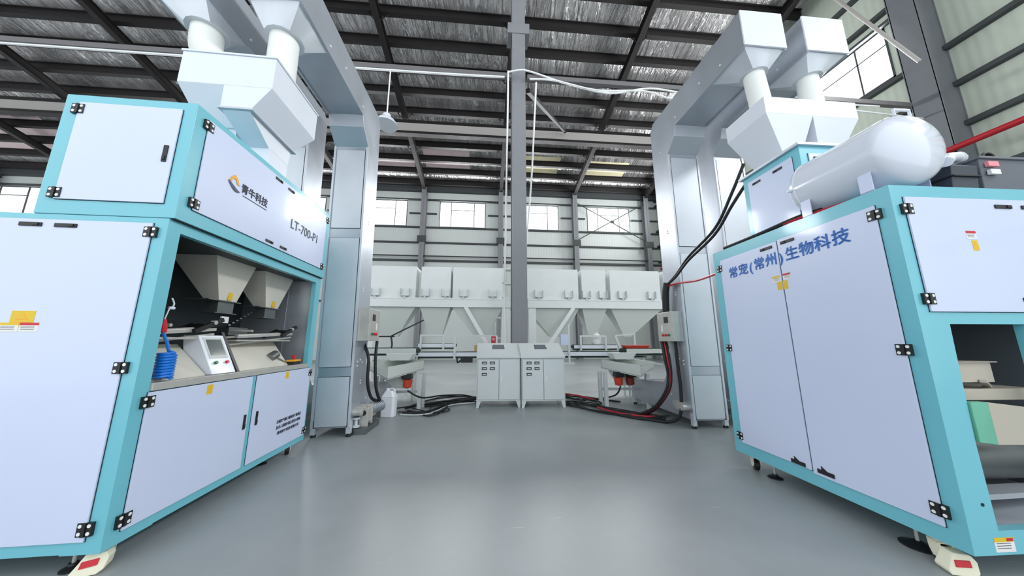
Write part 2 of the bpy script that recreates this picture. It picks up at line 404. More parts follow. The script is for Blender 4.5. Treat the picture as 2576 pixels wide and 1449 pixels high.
def window(i, axis, c, z0, z1):
    h = 1.8; root = MB()
    def b(mbx, u0, u1, za, zb, d0, d1):
        if axis == 'x': mbx.box(u0, u1, YB + d0, YB + d1, za, zb)
        else: mbx.box(XR + d0, XR + d1, u0, u1, za, zb)
    t = 0.05
    b(root, c - h, c - h + t, z0, z1, -0.02, 0.08); b(root, c + h - t, c + h, z0, z1, -0.02, 0.08)
    b(root, c - h, c + h, z0, z0 + t, -0.02, 0.08); b(root, c - h, c + h, z1 - t, z1, -0.02, 0.08)
    for m_ in (c - 0.9, c + 0.9): b(root, m_ - 0.025, m_ + 0.025, z0, z1, 0.0, 0.06)
    b(root, c - 0.9, c + 0.9, z0 + (z1 - z0) * 0.67, z0 + (z1 - z0) * 0.67 + 0.04, 0.0, 0.06)
    if axis == 'y': b(root, c - h, c - 0.9, z0 + (z1 - z0) * 0.67, z0 + (z1 - z0) * 0.67 + 0.04, 0.0, 0.06)
    o = struct(root.build('window_%d' % i, M['girt'], smooth=False))
    g = MB(); b(g, c - h + t, c + h - t, z0 + t, z1 - t, 0.028, 0.034)
    g.build('glass_pane', M['glass'], o, smooth=False)
k = 1
for c in BACK_WIN: window(k, 'x', c, ZW0, ZW1); k += 1
for c in RIGHT_WIN: window(k, 'y', c, RZ0, RZ1); k += 1
# purlins, rafters, girts, columns
mb = MB(); L = XR - XL
mb.box(XL, XR, -0.09, 0.09, 0.14, 0.16); mb.box(XL, XR, -0.02, 0.02, -0.26, 0.16); mb.box(XL, XR, -0.11, 0.11, -0.28, -0.26)
pur = None
for n in range(-9, 11):
    y = 1.2 * (9.5 + n) + 0.03
    if pur is None:
        pur = struct(mb.build('roof_purlin', M['darksteel'], smooth=False)); o = pur
    else: o = pur.copy(); COL.objects.link(o)
    o.location = (0, y, zr(y))
XC = [1.0 + 5.95 * n for n in range(-6, 3)]
def raf_mesh():
    mb = MB(); dz0, dz1 = -0.28, -0.70
    for (a, b) in ((YB, 0.0), (0.0, YF)):
        P = lambda u, v, w, q: [(a, zr(a) + u), (b, zr(b) + u), (b, zr(b) + v), (a, zr(a) + v)]
        mb.prism([(a, zr(a) + dz0), (b, zr(b) + dz0), (b, zr(b) + dz1), (a, zr(a) + dz1)], 'x', -0.008, 0.008)
        mb.prism([(a, zr(a) + dz0), (b, zr(b) + dz0), (b, zr(b) + dz0 - 0.02), (a, zr(a) + dz0 - 0.02)], 'x', -0.13, 0.13)
        mb.prism([(a, zr(a) + dz1), (b, zr(b) + dz1), (b, zr(b) + dz1 + 0.02), (a, zr(a) + dz1 + 0.02)], 'x', -0.13, 0.13)
    return mb
raf = struct(raf_mesh().build('roof_rafter', M['darksteel'], smooth=False)); raf.location = (XC[0], 0, 0)
for x in XC[1:]:
    o = raf.copy(); COL.objects.link(o); o.location = (x, 0, 0)
# fly braces between rafters and purlins
fb = MB(); fb.bar((0.02, 0, -0.7), (0.62, 0, -0.1), 0.04, 0.04); fb.bar((-0.02, 0, -0.7), (-0.62, 0, -0.1), 0.04, 0.04)
fbo = None
for x in XC[4:]:
    for n in range(0, 9, 2):
        y = 1.2 * (9.5 + n) + 0.03
        if fbo is None: fbo = struct(fb.build('fly_brace', M['darksteel'], smooth=False)); o = fbo
        else: o = fbo.copy(); COL.objects.link(o)
        o.location = (x, y, zr(y))
mb = MB(); mb.box(XL, XR, YB - 0.35, YB - 0.02, 12.95, 13.5)
struct(mb.build('eave_beam', M['girt'], smooth=False))
# horizontal girts on the back wall
def girt(x0, x1, z, h=0.12):
    mb = MB(); mb.box(x0, x1, YB - 0.14, YB - 0.0, z - h / 2, z + h / 2); return struct(mb.build('wall_girt', M['girt'], smooth=False))
girt(XL, XR, 12.30); girt(XL, XR, 10.02); girt(XL, XR, 8.78); girt(XL, XR, 7.36, 0.16); girt(XL, XR, 4.2)
for i in range(len(xs) - 1): girt(xs[i] + 2.0, xs[i + 1] - 2.0, 11.15, 0.1)
girt(xs[-1] + 1.9, XR, 11.15, 0.1)
mb = MB(); mb.tube([(XL, YB - 0.3, 7.66), (XR - 0.3, YB - 0.3, 7.66)], 0.05, 8)
tag(mb.build('service_pipe', M['girt']), 'dark thin pipe running the length of the back wall above the hoppers', 'pipe')
# wall columns (each an I section), interior column
def column_mesh(w, d, z1):
    mb = MB(); mb.box(-w / 2, w / 2, -d / 2, -d / 2 + 0.02, 0, z1); mb.box(-w / 2, w / 2, d / 2 - 0.02, d / 2, 0, z1); mb.box(-0.01, 0.01, -d / 2, d / 2, 0, z1)
    return mb
colo = struct(column_mesh(0.36, 0.5, 13.1).build('wall_column', M['column'], smooth=False)); colo.location = (XC[0], YB - 0.4, 0)
for x in XC[1:]:
    o = colo.copy(); COL.objects.link(o); o.location = (x, YB - 0.4, 0)
mb = MB(); mb.box(-0.33, 0.33, -0.03, 0.03, -0.24, 0.24)
brk = struct(mb.build('crane_bracket', M['girt'], smooth=False)); brk.location = (XC[4], YB - 0.68, 8.9)
for x in (XC[5], XC[6], XC[7], XC[8]):
    o = brk.copy(); COL.objects.link(o); o.location = (x, YB - 0.68, 8.9)
# right wall columns: grey box-like sections
for y, z1 in ((7.05, zr(7.15) - 0.2), (15.0, zr(15) - 0.2)):
    mb = MB(); mb.box(13.40, 13.42, y - 0.32, y + 0.32, 0, z1); mb.box(14.06, 14.09, y - 0.32, y + 0.32, 0, z1)
    mb.box(13.40, 14.09, y - 0.30, y - 0.28, 0, z1); mb.box(13.40, 14.09, y + 0.28, y + 0.30, 0, z1)
    struct(mb.build('wall_column', M['rcol'], smooth=False))
for z, h in ((12.9, .14), (10.22, .14), (8.93, .14), (7.62, .14), (6.1, .14), (4.2, .14), (14.3, .14), (12.45, .1)):
    mb = MB(); mb.box(13.92, 14.1, YF, YB, z - h / 2, z + h / 2); struct(mb.build('wall_girt', M['girt'], smooth=False))
mb = MB(); mb.tube([(13.30, YF, 6.76), (13.30, 21.5, 6.76)], 0.085, 14)
tag(mb.build('fire_pipe', M['redpipe']), 'red fire water pipe running along the right wall behind the tank', 'pipe')
mb = MB(); mb.tube([(13.0, 8.95, 15.9), (13.0, 8.25, 13.99), (13.0, 6.75, 9.66)], 0.05, 10)
tag(mb.build('slanting_conduit', M['beam']), 'pale diagonal strut crossing in front of the right wall window', 'strut')
# rod cross bracing in the last bay of the back wall
mb = MB()
A = (7.2, YB - 0.45, 12.3); B = (12.8, YB - 0.45, 9.2); C_ = (7.2, YB - 0.45, 9.25); D = (12.8, YB - 0.45, 12.45)
mb.tube([A, B], 0.035, 6); mb.tube([C_, D], 0.035, 6); mb.box(9.9, 10.15, YB - 0.5, YB - 0.42, 10.68, 10.92)
tag(mb.build('cross_brace', M['girt']), 'dark X shaped steel rod brace across the rightmost back window', 'brace')
# interior column, tie beam, diagonal brace
mb = MB(); mb.box(0.63, 1.01, 7.42, 7.44, 0, zr(7.5) - 0.7); mb.box(0.63, 1.01, 7.86, 7.88, 0, zr(7.5) - 0.7); mb.box(0.81, 0.83, 7.44, 7.86, 0, zr(7.5) - 0.7)
mb.box(0.60, 1.06, 7.36, 7.94, 0, 0.03)
struct(mb.build('hall_column', M['column'], smooth=False))
mb = MB(); mb.box(0.50, 1.14, 7.40, 7.9, 10.25, 10.6); struct(mb.build('column_collar', M['column'], smooth=False))
mb = MB(); yb = 16.2
mb.box(XL, XR, yb - 0.012, yb + 0.012, 13.30, 13.93); mb.slot(1); mb.box(XL, XR, yb - 0.15, yb + 0.15, 13.93, 14.03); mb.box(XL, XR, yb - 0.17, yb + 0.17, 13.15, 13.30)
struct(mb.build('tie_beam', [M['beam'], M['darksteel']], smooth=False))
for (q0, q1) in (((1.1, 7.8, 8.6), (2.3, 7.8, 7.3)),):
    pass
mb = MB(); mb.bar((1.12, 7.7, 8.6), (4.58, 15.98, 13.75), 0.12, 0.12)
tag(mb.build('diagonal_strut', M['darksteel']), 'dark diagonal strut rising from behind the central column to the tie beam', 'strut')
# cable tray and white cable across the hall at the column line
def tray(x0, x1):
    mb = MB(); mb.box(x0, x1, 7.28, 7.30, 8.62, 8.74); mb.box(x0, x1, 7.28, 7.40, 8.60, 8.62); mb.box(x0, x1, 7.39, 7.40, 8.62, 8.74)
    return mb
tag(tray(XL, 0.6).build('cable_tray', M['tray'], smooth=False), 'grey metal cable tray hanging left of the central column', 'cable tray')
tag(tray(1.05, 13.3).build('cable_tray', M['tray'], smooth=False), 'grey metal cable tray hanging right of the central column', 'cable tray')
def cable(name, pts, r, m, label, cat='cable', steps=6, n=8, group=None):
    mb = MB(); mb.tube(pts, r, n, steps); return tag(mb.build(name, M[m]), label, cat, group)
cable('white_cable', [(XL, 7.24, 8.47), (-20, 7.24, 8.47), (-8, 7.24, 8.49), (-3.8, 7.24, 8.5), (-1, 7.24, 8.52), (0.4, 7.24, 8.55)], 0.028, 'cable', 'straight white cable slung under the cable tray left of the column')
cable('white_cable', [(0.5, 7.24, 8.72), (0.9, 7.22, 8.80), (1.3, 7.22, 8.72), (2.2, 7.22, 8.45), (3.4, 7.22, 8.25), (4.6, 7.22, 8.5), (5.8, 7.22, 8.42), (8, 7.22, 8.4), (12, 7.22, 8.45)], 0.024, 'cable', 'white cable leaving the column top and sagging below the right tray')
cable('white_cable', [(1.1, 7.2, 8.50), (1.8, 7.2, 8.52), (3.0, 7.2, 8.30), (4.4, 7.2, 8.38), (5.2, 7.2, 8.20), (6.3, 7.2, 8.25), (9, 7.2, 8.3), (13.6, 7.2, 8.1)], 0.024, 'cable', 'lower white cable looping under the right hand tray')
cable('white_conduit', [(0.50, 7.24, 8.75), (0.50, 7.3, 7.9), (0.50, 7.7, 6.0), (0.5, 8.3, 3.6), (0.5, 8.8, 2.6), (0.56, 8.8, 1.1)], 0.026, 'cable', 'white conduit dropping down the left side of the central column', 'conduit', 4)
cable('white_conduit', [(1.29, 7.24, 8.45), (1.27, 7.6, 7.3), (1.26, 8.2, 5.9), (1.2, 9.0, 4.2), (1.15, 9.1, 3.0)], 0.026, 'cable', 'white conduit dropping down the right side of the central column', 'conduit', 4)
# high-bay lamp
root = tag(empty('pendant_lamp', (-2.68, 7.24, 6.84)), 'white bowl shaped high bay lamp hanging from the cable tray', 'lamp')
mb = MB(); mb.lathe([(0.0, 0.29), (0.03, 0.285), (0.14, 0.21), (0.2, 0.12), (0.2, 0.11), (0.13, 0.195), (0.02, 0.27)], (0, 0, 0), (0, 0, 1), 28)
mb.build('lamp_shade', M['white'], root)
mb = MB(); mb.lathe([(0.18, 0.11), (0.30, 0.10), (0.34, 0.04)], (0, 0, 0), (0, 0, 1), 20); mb.build('lamp_housing', M['white'], root)
mb = MB(); mb.cyl((0, 0, 0.32), (0, 0, 1.62), 0.018, 8); mb.build('suspension_rod', M['cable'], root)
mb = MB(); mb.lathe([(0.08, 0.02), (0.09, 0.06), (0.16, 0.05), (0.2, 0.03)], (0, 0, 0), (0, 0, 1), 16); mb.build('bulb', M['paper'], root)

# ------------------------------------------------------------------ LEFT PACKING MACHINE
A = tag(empty('packing_machine', (-2.151, 2.119, 0), rz=0.024), 'turquoise and white packing machine on the left with open operator bay and touch screen', 'packing machine')
WA = 1.9; ZB, ZT, ZU = 0.128, 2.12, 3.01; DA = 2.01
mb = MB()
mb.box(-WA, 0, 0, 0.06, ZB, ZT)                    # front wall
mb.box(-WA, 0, DA - 0.06, DA, ZB, ZT)              # far wall
mb.box(-WA, -WA + 0.05, 0.06, DA - 0.06, ZB, ZT)   # rear side
mb.box(-WA, 0, 0.06, DA - 0.06, ZB, ZB + 0.05)     # bottom
mb.box(-0.05, 0, 0.06, DA - 0.06, ZB + 0.05, 0.985)
mb.box(-0.05, 0, 0.06, 0.09, 0.985, ZT); mb.box(-0.05, 0, DA - 0.11, DA - 0.06, 0.985, ZT)
mb.box(-0.05, 0, 0.09, DA - 0.11, 2.045, ZT); mb.box(-WA + 0.05, -0.05, 0.06, DA - 0.06, ZT - 0.03, ZT)
mb.box(-0.2, 0, 0.0, 0.28, ZB - 0.006, ZB)
mb.build('lower_cabinet', M['teal'], A)
mb = MB(); mb.box(-0.80, 0.03, -0.0, DA, ZT + 0.004, ZU); mb.build('upper_cabinet', M['teal'], A, bevel=0.004)
mb = MB(); mb.box(-0.79, 0.022, 0.008, DA - 0.01, ZT - 0.002, ZT + 0.006); mb.build('joint_gap', M['gap'], A)
# recess lining
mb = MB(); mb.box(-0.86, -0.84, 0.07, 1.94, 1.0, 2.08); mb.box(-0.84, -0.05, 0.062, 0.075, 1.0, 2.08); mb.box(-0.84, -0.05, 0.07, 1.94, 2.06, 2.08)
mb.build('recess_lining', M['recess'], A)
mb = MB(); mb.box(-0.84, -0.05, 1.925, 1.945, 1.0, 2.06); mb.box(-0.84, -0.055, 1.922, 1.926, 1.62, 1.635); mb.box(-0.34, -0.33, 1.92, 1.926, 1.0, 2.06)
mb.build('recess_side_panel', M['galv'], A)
mb = MB(); mb.box(-0.84, 0.016, 0.092, 1.895, 0.985, 1.034); mb.build('worktop', M['steel'], A, bevel=0.003)
# doors on the front
d = door(A, 'front', 0, -1.6, -0.085, 0.19, 2.08)
for z in (2.017, 1.139, 0.254): hinge(d, 'front', 0, -0.088, z)
handle(d, 'front', 0, -0.774, 2.042); handle(d, 'front', 0, -0.577, 2.04)
sticker(d, 'front', 0, -0.675, 1.435, 0.125, 0.1)
notice(d, 'front', 0, -0.733, 1.385, 0.10, 0.055, 'yellow'); notice(d, 'front', 0, -0.628, 1.385, 0.10, 0.055, 'red')
d = door(A, 'front', 0, -0.697, -0.054, 2.225, 2.946)
hinge(d, 'front', 0, -0.697, 2.892); hinge(d, 'front', 0, -0.697, 2.268)
handle(d, 'front', 0, -0.10, 2.59, 0.028, 0.125)
# aisle side doors
d = door(A, 'xp', 0, 0.083, 0.992, 0.19, 0.978)
hinge(d, 'xp', 0, 0.087, 0.92); hinge(d, 'xp', 0, 0.083, 0.25); handle(d, 'xp', 0, 0.955, 0.584, 0.024, 0.125); sticker(d, 'xp', 0, 0.534, 0.93, 0.05, 0.07)
d = door(A, 'xp', 0, 1.052, 1.972, 0.19, 0.978)
hinge(d, 'xp', 0, 1.975, 0.916); hinge(d, 'xp', 0, 1.965, 0.245); handle(d, 'xp', 0, 1.108, 0.582, 0.024, 0.125); sticker(d, 'xp', 0, 1.509, 0.935, 0.05, 0.07)
for k, s_ in enumerate(('压缩空气接口请保持干燥清洁', '技术人员操作请注意安全须知', '漳州青牛科技有限公司')):
    text(s_, d, 'lettering', (0.0135, 1.645, 0.462 - 0.058 * k), 'xp', 0.036, M['ink'], sx=0.93 if k < 2 else 1.08, bold=0.0006)
d = door(A, 'xp', 0.03, 0.10, 1.905, 2.228, 2.953)
for (y, z) in ((0.1, 2.902), (0.1, 2.277), (1.925, 2.906), (1.905, 2.264)): hinge(d, 'xp', 0.03, y, z)
for (y, z) in ((0.914, 2.923), (1.117, 2.912), (0.896, 2.262), (1.109, 2.262)): handle(d, 'xp', 0.03, y, z, 0.105, 0.024)
text('LT-700-P1', d, 'lettering', (0.0445, 1.459, 2.562), 'xp', 0.15, M['ink'], sx=0.90)
text('青牛科技', d, 'lettering', (0.0445, 0.635, 2.60), 'xp', 0.088, M['ink'], sx=0.93, bold=0.0015)
mb = MB(); slab(mb, 'xp', 0.03, 0.50, 0.80, 2.538, 2.546, 0.012, 0.0136); mb.build('printed_underline', M['ink'], d)
# logo: orange roof arch over navy swoosh
mb = MB()
def lz(u, z, dd=0.0445): return (dd, u, z)
outer = [(0.345, 2.60), (0.36, 2.645), (0.393, 2.675), (0.43, 2.645), (0.45, 2.60)]; inner = [(0.425, 2.605), (0.41, 2.633), (0.393, 2.642), (0.376, 2.633), (0.365, 2.605)]
for i in range(4):
    a = outer[i]; b = outer[i + 1]; c = inner[4 - i]; e_ = inner[3 - i]
    mb.loft([lz(*a), lz(*b), lz(*e_), lz(*c)], [lz(*a, 0.0465), lz(*b, 0.0465), lz(*e_, 0.0465), lz(*c, 0.0465)])
mb.slot(1)
arc = [(0.335 + 0.02 * k, 2.60 - 0.065 * math.sin(k / 6 * PI * 0.62 + 0.1)) for k in range(7)]
arc2 = [(u + 0.004, z + 0.012 + 0.022 * math.sin(k / 6 * PI)) for k, (u, z) in enumerate(arc)]
for i in range(6):
    q = [lz(*arc[i]), lz(*arc[i + 1]), lz(*arc2[i + 1]), lz(*arc2[i])]
    mb.loft(q, [(0.0465, a[1], a[2]) for a in q])
mb.build('printed_logo', [M['inkorange'], M['inknavy']], d)
caster(A, -0.10, 0.13, ZB, True, rz=0.35); caster(A, -0.11, 1.90, ZB, False, rz=0.5); caster(A, -1.78, 0.13, ZB, True); caster(A, -1.78, 1.88, ZB, False)
level_foot(A, -0.22, 0.10, ZB, 0.05); level_foot(A, -0.2, 1.62, ZB, 0.05)
# filling funnels in the bay
def funnel(y0, y1, b0, b1, nm='filling_funnel'):
    f_ = MB(); f_.frustum(-0.40, -0.28, b0, b1, 1.67, -0.62, -0.24, y0, y1, 2.07); o = f_.build(nm, M['satin'], A, bevel=0.002)
    g = MB(); g.box(-0.39, -0.29, b0 + 0.01, b1 - 0.01, 1.56, 1.67); g.box(-0.46, -0.27, b0 - 0.12, b1 + 0.05, 1.668, 1.676); g.box(-0.42, -0.275, b0 - 0.03, b1 + 0.02, 1.556, 1.562)
    g.build('funnel_spout', M['steeldk'], o)
    sticker(o, 'xp', -0.2745, (b0 + b1) / 2 + 0.01, 1.72, 0.05, 0.075, d=0.003)
    return o
funnel(0.70, 1.19, 0.85, 1.05); funnel(1.33, 1.84, 1.47, 1.67)
mb = MB(); mb.box(-0.3, -0.285, 0.92, 1.0, 1.47, 1.53); mb.build('white_sensor_card', M['paper'], A)
# bag clamps: paired bars, plates and cylinders
def clamp(y0, y1, zz):
    q = MB()
    q.box(-0.34, -0.16, y0, y1, zz, zz + 0.016); q.bar((-0.16, y0, zz + 0.04), (-0.15, y1, zz + 0.085), 0.02, 0.025)
    q.bar((-0.30, y0, zz + 0.03), (-0.26, y1, zz + 0.10), 0.022, 0.02); q.bar((-0.22, y0, zz - 0.03), (-0.16, y1, zz + 0.045), 0.018, 0.018)
    q.cyl((-0.2, y0 + 0.05, zz + 0.05), (-0.2, y1 - 0.15, zz + 0.08), 0.018, 12)
    o = q.build('bag_clamp', M['steel'], A, bevel=0.002)
    w = MB(); w.bar((-0.13, y1 - 0.22, zz + 0.06), (-0.12, y1 + 0.02, zz + 0.17), 0.03, 0.035); w.bar((-0.33, y1 - 0.2, zz + 0.05), (-0.32, y1 + 0.0, zz + 0.13), 0.03, 0.03)
    w.box(-0.3, -0.18, y1 - 0.08, y1, zz + 0.09, zz + 0.13)
    w.build('clamp_arm', M['black'], o, bevel=0.003)
    w = MB(); w.cyl((-0.135, y1 - 0.06, zz + 0.14), (-0.105, y1 - 0.06, zz + 0.14), 0.018, 16); w.build('clamp_bolt', M['steel'], o)
    w = MB(); w.cyl((-0.3, y0 + 0.1, zz + 0.1), (-0.1, y0 + 0.1, zz + 0.1), 0.012, 10); w.build('clamp_rod', M['steel'], o)
clamp(0.16, 0.70, 1.315); clamp(0.96, 1.78, 1.30)
mb = MB()
for k in range(7): mb.bar((-0.45, 1.2 + 0.03 * k, 1.42 + 0.02 * k), (-0.36, 1.12 + 0.045 * k, 1.46 + 0.025 * k), 0.02, 0.016)
mb.box(-0.5, -0.38, 1.15, 1.4, 1.36, 1.44)
mb.build('valve_block', M['steeldk'], A, bevel=0.002)
mb = MB(); mb.loft([(-0.06, 0.1, 1.034), (-0.06, 0.56, 1.034), (-0.3, 0.56, 1.27), (-0.3, 0.1, 1.27)], [(-0.06, 0.1, 1.04), (-0.06, 0.56, 1.04), (-0.3, 0.56, 1.278), (-0.3, 0.1, 1.278)])
mb.loft([(-0.06, 0.88, 1.034), (-0.06, 1.62, 1.034), (-0.3, 1.7, 1.29), (-0.3, 0.88, 1.29)], [(-0.06, 0.88, 1.04), (-0.06, 1.62, 1.04), (-0.3, 1.7, 1.298), (-0.3, 0.88, 1.298)])
mb.box(-0.1, -0.08, 0.3, 0.33, 1.05, 1.075)
mb.build('sloping_guide_plate', M['satin'], A)
mb = MB(); mb.loft([(-0.02, 0.83, 1.036), (-0.02, 0.86, 1.036), (-0.2, 0.86, 1.38), (-0.2, 0.83, 1.38)], [(-0.05, 0.83, 1.036), (-0.05, 0.86, 1.036), (-0.22, 0.86, 1.38), (-0.22, 0.83, 1.38)])
mb.build('black_edge_strip', M['black'], A)
mb = MB(); mb.cyl((-0.14, 1.42, 1.12), (-0.14, 1.52, 1.16), 0.045, 14); mb.tube([(-0.14, 1.45, 1.16), (-0.1, 1.55, 1.1), (-0.08, 1.62, 1.06)], 0.008, 8)
mb.build('knob_fitting', M['steeldk'], A)
# touch screen console
o = MB(); o.loft([(-0.02, 0.575, 1.036), (-0.02, 0.815, 1.036), (-0.16, 0.80, 1.35), (-0.16, 0.56, 1.35)], [(-0.24, 0.575, 1.036), (-0.24, 0.815, 1.036), (-0.27, 0.80, 1.35), (-0.27, 0.56, 1.35)])
con = o.build('touch_screen_console', M['white'], A, bevel=0.005)
def cpt(u, v, off):      # point on the sloping console face: u across, v up the slope
    n = Vector((0.914, 0, 0.406)); p = Vector((-0.02, 0.575 - 0.015 * v, 1.036)) + Vector((-0.14, 0, 0.314)) * v + Vector((0, 0.24 * u, 0)); return p + n * off
def cslab(mbx, u0, u1, v0, v1, o0, o1): mbx.loft([cpt(u0, v0, o0), cpt(u1, v0, o0), cpt(u1, v1, o0), cpt(u0, v1, o0)], [cpt(u0, v0, o1), cpt(u1, v0, o1), cpt(u1, v1, o1), cpt(u0, v1, o1)])
mb = MB(); cslab(mb, 0.12, 0.88, 0.40, 0.94, 0, 0.004); mb.build('screen_bezel', M['hopdk'], con)
mb = MB(); cslab(mb, 0.19, 0.81, 0.47, 0.88, 0, 0.006); mb.build('screen', M['screen'], con)
for u, m_ in ((0.27, 'green'), (0.74, 'red')):
    mb = MB(); mb.cyl(cpt(u, 0.28, 0), cpt(u, 0.28, 0.016), 0.013, 16); mb.build('push_button', M[m_], con)
# emergency stop box on the worktop
mb = MB(); mb.box(-0.09, -0.005, 1.63, 1.77, 1.035, 1.07); e_ = mb.build('emergency_stop', M['black'], A, bevel=0.004)
mb = MB(); mb.box(-0.09, -0.005, 1.63, 1.77, 1.07, 1.09); mb.build('yellow_lid', M['inkorange'], e_, bevel=0.004)
mb = MB(); mb.lathe([(0, 0.012), (0.02, 0.012), (0.022, 0.02), (0.045, 0.022), (0.05, 0.015)], (-0.048, 1.7, 1.09), (0, 0, 1), 20); mb.build('stop_button', M['red'], e_)
# coiled blue air hose with red blow gun
mb = MB(); pts = []
for k in range(12 * 9 + 1):
    a = 2 * PI * k / 12; pts.append((-0.035 + 0.045 * math.cos(a), 0.20 + 0.041 * math.sin(a), 1.05 + 0.17 * k / 108))
pts += [(-0.03, 0.20, 1.235), (-0.03, 0.19, 1.26), (-0.035, 0.185, 1.29), (-0.04, 0.165, 1.33), (-0.045, 0.155, 1.36)]
mb.tube(pts, 0.0095, 8)
hs = tag(mb.build('coiled_air_hose', M['blue']), 'bright blue coiled air hose with red blow gun hanging in the left machine bay', 'air hose')
hs.matrix_world = Matrix.Translation((-2.151, 2.119, 0)) @ Matrix.Rotation(0.024, 4, 'Z')
mb = MB(); mb.tube([(-0.045, 0.155, 1.36), (-0.045, 0.148, 1.40), (-0.04, 0.14, 1.45)], [0.018, 0.02, 0.012], 12); mb.build('blow_gun_handle', M['red'], hs)
mb = MB(); mb.tube([(-0.05, 0.185, 1.53), (-0.045, 0.192, 1.56), (-0.055, 0.18, 1.60)], 0.005, 8, 3); mb.cyl((-0.055, 0.17, 1.53), (-0.045, 0.20, 1.53), 0.010, 10); mb.cyl((-0.05, 0.172, 1.53), (-0.042, 0.142, 1.44), 0.004, 8); mb.build('hose_hook', M['white'], A)

# splitter hopper over the left machine
SP = tag(empty('splitter_hopper', (-2.151, 2.119, 3.01), rz=0.024), 'white two-outlet splitter hopper above the left packing machine', 'hopper')
mb = MB()
y0, y1 = 0.5, 1.24; zt, zb, zf = 0.93, 0.61, 0.38
mb.box(-0.66, 0.14, y0, y1, zb, zt)
mb.loft([(-0.27, y0, zb), (0.14, y0, zb), (0.14, y1, zb), (-0.27, y1, zb)], [(-0.27, y0, zf), (-0.01, y0, zf), (-0.01, y1 - 0.1, zf), (-0.27, y1 - 0.1, zf)])
mb.loft([(-0.66, y0, zb), (-0.27, y0, zb), (-0.27, y1, zb), (-0.66, y1, zb)], [(-0.60, y0 + 0.22, zf - 0.05), (-0.27, y0 + 0.22, zf - 0.05), (-0.27, y1, zf - 0.05), (-0.60, y1, zf - 0.05)])
mb.build('hopper_body', M['white'], SP, bevel=0.003)
mb = MB(); mb.box(-0.67, 0.15, y0 - 0.01, y1 + 0.01, zt, zt + 0.02); mb.build('lid', M['white'], SP, bevel=0.003)
mb = MB(); mb.box(-0.28, 0.015, y0 - 0.015, y1 - 0.08, zf - 0.018, zf); mb.build('flange', M['galv'], SP)
mb = MB(); mb.loft([(-0.26, y0 + 0.01, zf - 0.018), (-0.02, y0 + 0.01, zf - 0.018), (-0.02, y1 - 0.12, zf - 0.018), (-0.26, y1 - 0.12, zf - 0.018)], [(-0.25, 0.82, 0.20), (-0.035, 0.82, 0.20), (-0.035, 1.12, 0.20), (-0.25, 1.12, 0.20)])
mb.box(-0.25, -0.035, 0.82, 1.12, 0.0, 0.20); mb.build('outlet_spout', M['white'], SP, bevel=0.002)
mb = MB(); mb.loft([(-0.60, y0 + 0.24, zf - 0.05), (-0.30, y0 + 0.24, zf - 0.05), (-0.30, y1, zf - 0.05), (-0.60, y1, zf - 0.05)], [(-0.55, 0.86, 0.0), (-0.35, 0.86, 0.0), (-0.35, 1.1, 0.0), (-0.55, 1.1, 0.0)])
mb.build('outlet_spout', M['white'], SP, bevel=0.002)

# ------------------------------------------------------------------ RIGHT PACKING MACHINE
B = tag(empty('packing_machine', (2.659, 1.647, 0), rz=-0.02), 'turquoise and white packing machine on the right with tall double doors and blue lettering', 'packing machine')
ZB2, ZT2, DB, WB = 0.15, 2.33, 1.63, 1.5
mb = MB()
mb.box(0, 0.05, 0.05, DB - 0.05, ZB2 + 0.04, ZT2 - 0.03)         # aisle wall
mb.box(0, WB, DB - 0.05, DB, ZB2, ZT2)
mb.prism([(0, ZB2), (WB, ZB2), (WB, 0.268), (0.18, 0.268), (0.175, 0.70), (0.183, 0.95), (0.2, 1.406), (WB, 1.406), (WB, ZT2), (0, ZT2)], 'y', 0, 0.05)
mb.box(0.73, 0.81, 0.0, 0.05, 0.268, 1.406)
mb.box(WB - 0.06, WB, 0.05, DB - 0.05, ZB2, ZT2); mb.box(0, WB - 0.06, 0.05, DB - 0.05, ZB2, ZB2 + 0.04); mb.box(0, WB - 0.06, 0.05, DB - 0.05, ZT2 - 0.03, ZT2)
mb.build('lower_cabinet', M['teal'], B)
mb = MB(); mb.box(0.055, WB - 0.07, 0.9, 0.92, 0.2, 1.5); mb.box(0.055, WB - 0.07, 0.06, 0.9, 1.45, 1.47); mb.box(0.052, 0.06, 0.06, 0.9, 0.2, 1.45); mb.box(WB - 0.075, WB - 0.062, 0.06, 0.9, 0.2, 1.45)
mb.build('recess_lining', M['bay'], B)
dn = door(B, 'xn', 0, 0.087, 0.808, 0.245, 2.222); df = door(B, 'xn', 0, 0.820, 1.518, 0.262, 2.215)
for z in (2.155, 1.247, 0.332): hinge(dn, 'xn', 0, 0.094, z)
for z in (2.123, 1.229, 0.325): hinge(df, 'xn', 0, 1.535, z)
handle(dn, 'xn', 0, 0.713, 2.18); handle(df, 'xn', 0, 0.925, 2.175)
def pointed_handle(parent, u):
    mb = MB(); slab(mb, 'xn', 0, u - 0.06, u + 0.06, 0.268, 0.298, 0.004, 0.018); mb.loft([(-0.004, u - 0.01, 0.298), (-0.004, u + 0.03, 0.298), (-0.004, u + 0.03, 0.325)], [(-0.016, u - 0.01, 0.298), (-0.016, u + 0.03, 0.298), (-0.016, u + 0.03, 0.325)])
    mb.build('handle', M['black'], parent)
pointed_handle(dn, 0.709); pointed_handle(df, 0.926)
sticker(dn, 'xn', 0, 0.79, 1.80, 0.045, 0.075); sticker(df, 'xn', 0, 0.845, 1.80, 0.045, 0.075)
notice(dn, 'xn', 0, 0.768, 1.872, 0.07, 0.055, 'red'); notice(df, 'xn', 0, 0.87, 1.866, 0.08, 0.055, 'yellow')
